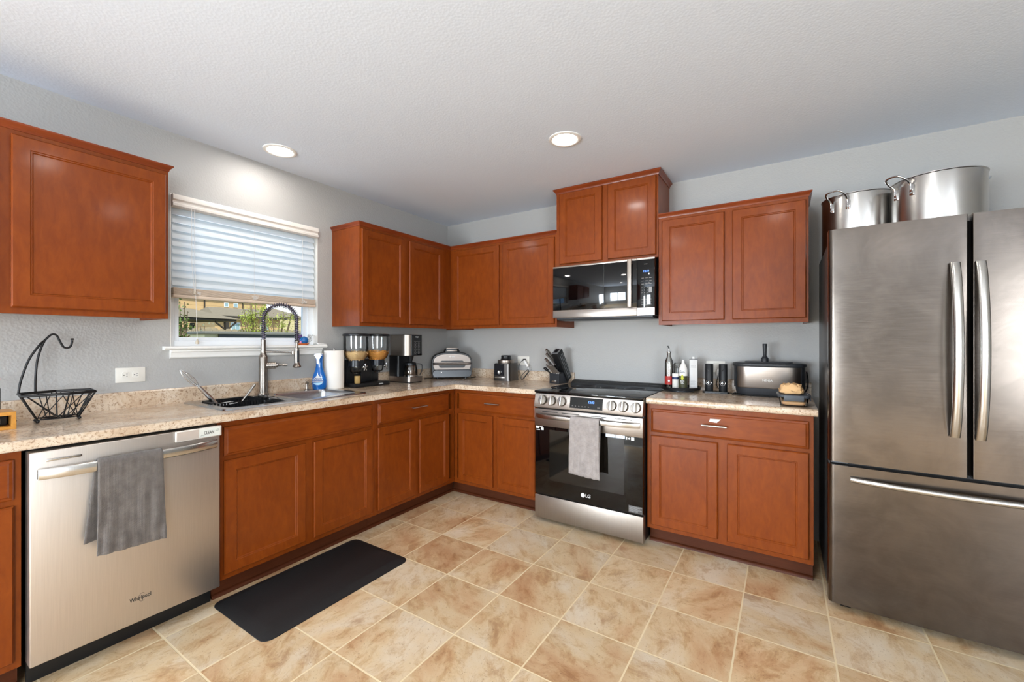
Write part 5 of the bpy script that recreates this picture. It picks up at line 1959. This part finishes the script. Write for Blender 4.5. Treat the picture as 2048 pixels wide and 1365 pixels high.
B().lathe([(0.0, 0.249), (0.016, 0.249), (0.017, 0.253), (0.016, 0.258), (0.006, 0.262), (0.006, 0.278), (0, 0.278)], n=20).build('stopper', M['chrome'], t)
B().tube([(0, 0, 0.275), (-0.001, -0.001, 0.286), (-0.008, -0.002, 0.298)], [0.0055, 0.0045, 0.004], 10).build('pourer_tip', M['black'], t)
lb = B().lathe([(0.0284, 0.025), (0.0287, 0.025), (0.0287, 0.085), (0.0284, 0.085), (0.0284, 0.025)], n=32).build('label', plain('red_label', '#a62c26', 0.5), t)
b = B()
b.cyl((0.006, -0.0293, 0.052), (0.006, -0.0270, 0.052), 0.007, 16)
b.build('label_crest', M['print_white'], lb, smooth=0)
b = B()
for k, (zz, l_) in enumerate(((0.098, 0.013), (0.112, 0.017), (0.126, 0.012), (0.140, 0.008))):
    b.tube([(-l_ + 0.002 * k, -math.sqrt(0.0285 ** 2 - l_ ** 2), zz - 0.004), (0.002, -0.0286, zz + 0.003 * (-1) ** k), (l_, -math.sqrt(0.0285 ** 2 - l_ ** 2), zz - 0.002)], 0.0013, 5)
b.build('printed_flourish', plain('dark_red_print', '#5f2a20', 0.5), t)
t = thing('spice_jar', 'small white spice jar with a dark label between the taller bottles', 'jar', (2.266, -0.196, TZ))
B().lathe([(0, 0), (0.0205, 0), (0.021, 0.002), (0.021, 0.086), (0, 0.086)], n=28).build('jar_body', M['plate'], t)
B().lathe([(0, 0.086), (0.0215, 0.086), (0.0215, 0.104), (0.019, 0.107), (0, 0.107)], n=28).build('lid', M['white'], t)
B().lathe([(0.0212, 0.066), (0.0214, 0.066), (0.0214, 0.082), (0.0212, 0.082), (0.0212, 0.066)], n=28).build('label_band', plain('navy_label', '#27375c', 0.5), t)
t = thing('sauce_bottle', 'white-capped squeeze bottle with green and black label, middle of the turntable', 'bottle', (2.316, -0.192, TZ))
B().lathe([(0, 0), (0.0265, 0), (0.0275, 0.003), (0.0275, 0.135), (0.0265, 0.142), (0, 0.142)], n=32).build('bottle_body', M['white'], t)
B().lathe([(0.0277, 0.004), (0.028, 0.004), (0.028, 0.092), (0.0277, 0.092), (0.0277, 0.004)], n=32).build('label', plain('olive_label', '#3a3a22', 0.5), t)
B().lathe([(0, 0.202), (0.006, 0.202), (0.008, 0.196), (0.009, 0.182), (0.017, 0.168), (0.0255, 0.145), (0.0265, 0.142), (0, 0.142)], n=28).build('cap', M['white'], t)
b = B()
b.prism([(0.0095 * math.cos(2 * PI * k / 24) * (1 if math.sin(2 * PI * k / 24) < 0 else 0.75), 0.083 + 0.019 * math.sin(2 * PI * k / 24)) for k in range(24)], 'y', -0.0292, -0.026)
b.build('green_emblem', plain('lime_print', '#b5b81f', 0.5), t, smooth=0)
text('Primal\nKitchen', 0.0105, 'label_lettering', plain('navy_print2', '#27305a', 0.5), t, (0, -0.0283, 0.121), bold=0.0002)
text('AVO\nOIL', 0.0125, 'label_lettering', M['print_white'], t, (0, -0.0292, 0.050), bold=0.0003)
t = thing('oil_tin', 'tall pale grey rectangular oil tin, right on the turntable', 'tin', (2.374, -0.140, TZ), 8)
b = B().box(-0.026, 0.026, -0.020, 0.020, 0, 0.206, 0.003)
b.build('tin_body', plain('pale_tin', '#c9c8c6', 0.4), t)
b = B().box(-0.0268, 0.0268, -0.0208, 0.0208, 0.203, 0.208, 0.001)
b.build('rolled_rim', M['grey'], t)
B().lathe([(0, 0.207), (0.010, 0.207), (0.010, 0.220), (0.008, 0.223), (0, 0.223)], n=20).build('cap', M['white'], t)
b = B()
for k in range(5):
    b.box(-0.018, 0.010 + (k % 2) * 0.006, -0.0204, -0.0200, 0.058 - k * 0.007, 0.0595 - k * 0.007)
b.box(-0.018, 0.018, -0.0204, -0.0200, 0.150, 0.152)
b.build('fine_print', M['print_grey'], t, smooth=0)
text('olive oil', 0.010, 'label_lettering', M['print_grey'], t, (0, -0.0203, 0.160))
t = thing('glass_jar', 'clear glass jar with black letters, behind the oil bottle on the turntable', 'jar', (2.262, -0.095, TZ))
B().lathe([(0, 0), (0.029, 0), (0.030, 0.003), (0.030, 0.165), (0.024, 0.175), (0.022, 0.175), (0.028, 0.163), (0.028, 0.004), (0, 0.003)], n=32).build('jar_body', M['glass'], t)
b = text('YAW', 0.026, 'lettering', M['print_dark'], t, (0.006, -0.0306, 0.147), bold=0.0009)

# ------------------------------------------------------------------ salt and pepper mills
for i, (x, lab) in enumerate(((2.4745, 'black electric mill on the left of the pair, round emblem near the bottom'), (2.560, 'black electric mill on the right of the pair, round emblem near the bottom'))):
    t = thing('electric_mill', lab, 'pepper mill', (x, -0.148, 0.9255), 0, 'electric mills')
    b = B().lathe([(0, 0), (0.0255, 0), (0.026, 0.001), (0.026, 0.182), (0.0245, 0.184), (0, 0.184)], n=40)
    b.build('mill_body', plain('soft_black', '#141517', 0.5) if i == 0 else bpy.data.materials['soft_black'], t)
    b = B()
    ring_ = [(0.0165 * math.cos(2 * PI * k / 36), 0.0165 * math.sin(2 * PI * k / 36)) for k in range(36)]
    b.tube([(u, -math.sqrt(0.0268 ** 2 - u * u), 0.058 + v) for u, v in ring_], 0.0012, 6, closed=True)
    b.tube([(0, -0.0268, 0.048), (0, -0.0268, 0.068)], 0.0011, 6)
    b.tube([(-0.010, -0.0250, 0.058), (0, -0.0268, 0.058), (0.010, -0.0250, 0.058)], 0.0011, 6)
    b.build('emblem', M['chrome'], t)
    s = 1 if i == 0 else -1
    B().tube([(-0.004 * s, -0.0262, 0.149), (0.0, -0.0266, 0.143), (0.004 * s, -0.0262, 0.136)], 0.0018, 6).build('power_mark', M['black_gloss'], t)
t = thing('charging_base', 'flat black charging base under the two mills', 'charging base', (2.517, -0.148, 0.914))
b = B()
loft(b, [[(x, y, z) for x, y in rrect(-0.082, 0.082, -0.034, 0.034, 0.020)] for z in (0, 0.011)])
b.build('base_plate', M['black'], t)
B().tube(catmull([(0.080, 0.01, 0.005), (0.10, 0.0, 0.004), (0.115, 0.02, 0.004), (0.11, 0.07, 0.004)], 5), 0.0022, 8).build('cord', M['black'], t)
t = thing('usb_charger', 'white charger block with dark cord hanging at the outlet between the mills', 'charger', (2.531, -0.008, 1.084))
B().box(-0.010, 0.012, -0.034, -0.001, -0.012, 0.014, 0.003).build('black_plug', M['black'], t)
B().box(-0.020, -0.002, -0.05, -0.036, -0.064, -0.020, 0.003, 2, T=Matrix.Rotation(R(12), 4, 'Y')).build('white_adapter', M['white'], t)
B().tube(catmull([(-0.012, -0.046, -0.062), (-0.020, -0.05, -0.10), (-0.018, -0.06, -0.13), (0.0, -0.075, -0.152), (0.006, -0.09, -0.157)], 6), 0.0024, 8).build('cord', M['black'], t)

# ------------------------------------------------------------------ wide countertop cooker
t = thing('countertop_cooker', 'wide oval stainless countertop cooker with black lid and upright stick handle', 'cooker', (2.818, -0.128, 0.914))


def orr(w, d, r, z, n=8):
    return [(x, y, z) for x, y in rrect(-w, w, -d, d, r, n)]


b = B()
loft(b, [orr(0.186, 0.088, 0.080, 0.052), orr(0.190, 0.092, 0.084, 0.060), orr(0.191, 0.093, 0.085, 0.188)], True, True)
b.build('steel_body', M['steel'], t, smooth=50)
b = B()
loft(b, [orr(0.178, 0.082, 0.074, 0.010), orr(0.184, 0.087, 0.079, 0.030), orr(0.187, 0.090, 0.082, 0.0525)], True, True)
b.build('black_base', M['charcoal'], t, smooth=50)
b = B()
loft(b, [orr(0.180, 0.088, 0.08, 0.0), orr(0.182, 0.090, 0.08, 0.010)], True, True)
b.build('foot_plate', M['black'], t, smooth=50)
for s in (-1, 1):
    b = B()
    pts = []
    rings = []
    for z in (0.054, 0.187):
        o_ = [(s * (0.158 + 0.0365 * math.cos(R(a))), 0.072 * math.sin(R(a)) * 1.0, z) for a in range(-62, 63, 8)]
        i_ = [(s * (0.158 + 0.026 * math.cos(R(a))), 0.062 * math.sin(R(a)), z) for a in range(62, -63, -8)]
        rings.append(o_ + i_)
    loft(b, rings)
    b.build('side_panel', M['charcoal'], t, smooth=40)
b = B()
loft(b, [orr(0.196, 0.096, 0.088, 0.187), orr(0.203, 0.100, 0.092, 0.195), orr(0.203, 0.100, 0.092, 0.206), orr(0.196, 0.094, 0.086, 0.212)], True, True)
ld = b.build('lid', plain('lid_grey_black', '#303235', 0.4), t, smooth=40)
b = B()
loft(b, [orr(0.135, 0.060, 0.03, 0.2115), orr(0.130, 0.056, 0.03, 0.219)], True, True)
b.build('lid_plate', bpy.data.materials['lid_grey_black'], ld, smooth=40)
b = B()
b.prism([(-0.095, 0.206), (-0.085, 0.196), (0.085, 0.196), (0.095, 0.206)], 'y', -0.106, -0.098)
b.build('front_grip', M['black'], ld, smooth=0)
b = B()
b.lathe([(0, 0.215), (0.021, 0.215), (0.021, 0.240), (0.016, 0.246), (0.014, 0.250), (0.010, 0.256), (0.0115, 0.300), (0.0135, 0.330), (0.012, 0.333), (0, 0.333)], (-0.018, -0.02, 0), 24)
b.build('stick_handle', M['charcoal'], ld)
text('NINJA', 0.020, 'brand_lettering', M['print_white'], t, (-0.002, -0.0936, 0.104), bold=0.0003)
b = B()
b.tube(catmull([(-0.182, 0.0, 0.006), (-0.20, -0.04, 0.005), (-0.19, -0.085, 0.005), (-0.15, -0.104, 0.005), (-0.135, -0.10, 0.006)], 6), 0.0035, 8)
b.build('power_cord', M['black'], t)
b = B()
b.tube(catmull([(0.183, 0.03, 0.010), (0.205, 0.05, 0.05), (0.212, 0.07, 0.1), (0.205, 0.09, 0.155)], 6), 0.0035, 8)
b.build('power_cord', M['black'], t)

# ------------------------------------------------------------------ food container and folded paper bag
t = thing('food_container', 'glass food container with grey snap lid at the counter corner by the fridge', 'container', (2.944, -0.522, 0.914), 2)
gl2 = glass('container_glass', (0.97, 0.95, 0.92, 1), tint=0.02, ior=1.25)
b = B()


def cr(w, d, r, z):
    return [(x, y, z) for x, y in rrect(-w, w, -d, d, r, 5)]


loft(b, [cr(0.050, 0.062, 0.02, 0.0), cr(0.060, 0.073, 0.024, 0.004), cr(0.068, 0.082, 0.026, 0.045), cr(0.071, 0.085, 0.026, 0.052), cr(0.068, 0.082, 0.024, 0.052), cr(0.064, 0.078, 0.024, 0.044), cr(0.056, 0.069, 0.02, 0.008), cr(0.050, 0.062, 0.02, 0.006)], True, True)
b.build('glass_tub', gl2, t, smooth=50)
b = B()
loft(b, [cr(0.046, 0.058, 0.02, 0.0075), cr(0.053, 0.066, 0.02, 0.014), cr(0.056, 0.069, 0.02, 0.024), cr(0.050, 0.062, 0.02, 0.030)], True, True)
fdm = b.build('leftovers', plain('leftover_food', '#d6b088', 0.8, var=0.2, bump=0.5), t, smooth=50)
b = B()
loft(b, [cr(0.073, 0.087, 0.027, 0.050), cr(0.075, 0.089, 0.028, 0.056), cr(0.075, 0.089, 0.028, 0.062), cr(0.066, 0.080, 0.024, 0.065), cr(0.064, 0.078, 0.024, 0.063)], True, True)
ldm = plain('slate_lid', '#3b4046', 0.45)
b.build('lid', ldm, t, smooth=40)
b = B()
b.box(-0.045, 0.045, -0.093, -0.088, 0.032, 0.062, 0.002).box(0.0742, 0.0790, -0.040, 0.040, 0.032, 0.062, 0.002)
b.build('snap_latch', ldm, t)
rnd = random.Random(4)
b = B()
rings = []
for j, (z, k) in enumerate(((0.0, 0.90), (0.006, 1.0), (0.014, 1.02), (0.020, 0.95), (0.026, 0.99), (0.034, 0.93), (0.042, 0.84), (0.047, 0.66), (0.049, 0.3))):
    ring = []
    for i in range(36):
        a = 2 * PI * i / 36
        ca_, sa_ = math.cos(a), math.sin(a)
        ex = 0.055 * abs(ca_) ** 0.6 * (1 if ca_ > 0 else -1)
        ey = 0.042 * abs(sa_) ** 0.6 * (1 if sa_ > 0 else -1)
        nz = 1 + 0.16 * noise.noise(Vector((ca_ * 2.2, sa_ * 2.2, j * 0.9))) + 0.10 * noise.noise(Vector((ca_ * 5, sa_ * 5, j * 2.2)))
        dz_ = 0.016 * noise.noise(Vector((ca_ * 2.8 + 7, sa_ * 2.8, j * 0.8)))
        ring.append((ex * k * nz, ey * k * nz, z + (dz_ if j > 1 else 0)))
    rings.append(ring)
loft(b, rings)
o = b.build('paper_bag', plain('kraft_paper', '#cfa777', 0.85, var=0.12, bump=0.3, bscale=40), None, smooth=42)
o.location = (2.936, -0.528, 0.9795)
tag(o, 'crumpled folded brown paper bag lying on the food container lid', 'paper bag')

# ------------------------------------------------------------------ window sill items
t = thing('sill_planter', 'orange terracotta saucer with blue ball and purple succulent on the window sill', 'planter', (-0.005, -1.552, 1.2352))
B().lathe([(0, 0), (0.030, 0), (0.036, 0.004), (0.047, 0.013), (0.044, 0.013), (0.034, 0.006), (0, 0.005)], n=32).build('saucer', plain('terracotta', '#d0713a', 0.7), t)
B().sphere((0.010, 0.006, 0.034), 0.029, n=24).build('blue_ball', plain('iridescent_blue', '#0f62a8', 0.15, coat=0.4, var=0.5), t)
b = B()
rnd = random.Random(3)
for k in range(11):
    a = rnd.uniform(1.6, 5.2)
    el = rnd.uniform(0.7, 1.45)
    d = Vector((math.cos(a) * math.cos(el), math.sin(a) * math.cos(el), math.sin(el)))
    p = Vector((-0.004, -0.014, 0.03))
    L_ = rnd.uniform(0.035, 0.055)
    b.tube([p, p + d * L_ * 0.4, p + d * L_ * 0.8, p + d * L_], [0.003, 0.008, 0.006, 0.001], 8, flat=0.5)
b.build('purple_leaves', plain('purple_leaf', '#5d3c78', 0.5, var=0.3), t)
b = B()
for k in range(7):
    a = rnd.uniform(0, 6.28)
    p = Vector((0.0, 0.0, 0.036))
    d = Vector((math.cos(a), math.sin(a), 0.5))
    b.tube([p, p + d * 0.02 + Vector((0, 0, 0.008)), p + d * 0.034], [0.003, 0.003, 0.0005], 6)
b.build('green_leaves', plain('teal_leaf', '#3b8a5e', 0.5), t)
b = B().sphere((0.012, -0.022, 0.018), 0.012, n=12)
b.build('pink_stone', plain('pink_stone', '#d88fb8', 0.5), t)
b = B()
for k in range(12):
    a = rnd.uniform(-0.5, 2.2)
    c0_ = Vector((0.0, 0.048, 0.02))
    pts = [c0_ + Vector((0.01 * math.sin(k), 0, 0))]
    ph = rnd.uniform(0, 6)
    for i in range(1, 9):
        f = i / 8
        pts.append(c0_ + Vector((0.02 * math.sin(ph + f * 3), 0.045 * f * math.cos(a) + 0.012 * math.sin(5 * f + ph), 0.058 * math.sin(min(f * 2.2, 3.0)) * math.sin(a + 0.6) + 0.0)))
    b.tube(pts, 0.0007, 4)
b.build('air_plant', plain('dry_tendril', '#8e8d86', 0.8), t)
rnd = random.Random(8)
b = B()
def cf(u, v):
    x = -0.030 + 0.064 * u
    y = 0.070 * v
    z = 0.003 + 0.012 * (math.sin(PI * u) ** 0.5) * (1 - v * 0.55) * (1 if 0 < u < 1 else 0) + 0.002 * noise.noise(Vector((u * 4, v * 4, 1)))
    return Vector((x, y, z))
b.surf(cf, 14, 12)
o = b.build('folded_cloth', plain('white_cotton', '#ececea', 0.9), None, smooth=60, solid=0.004)
o.location = (0.0, -1.456, 1.2352)
tag(o, 'small folded white cloth at the right end of the window sill', 'cloth')
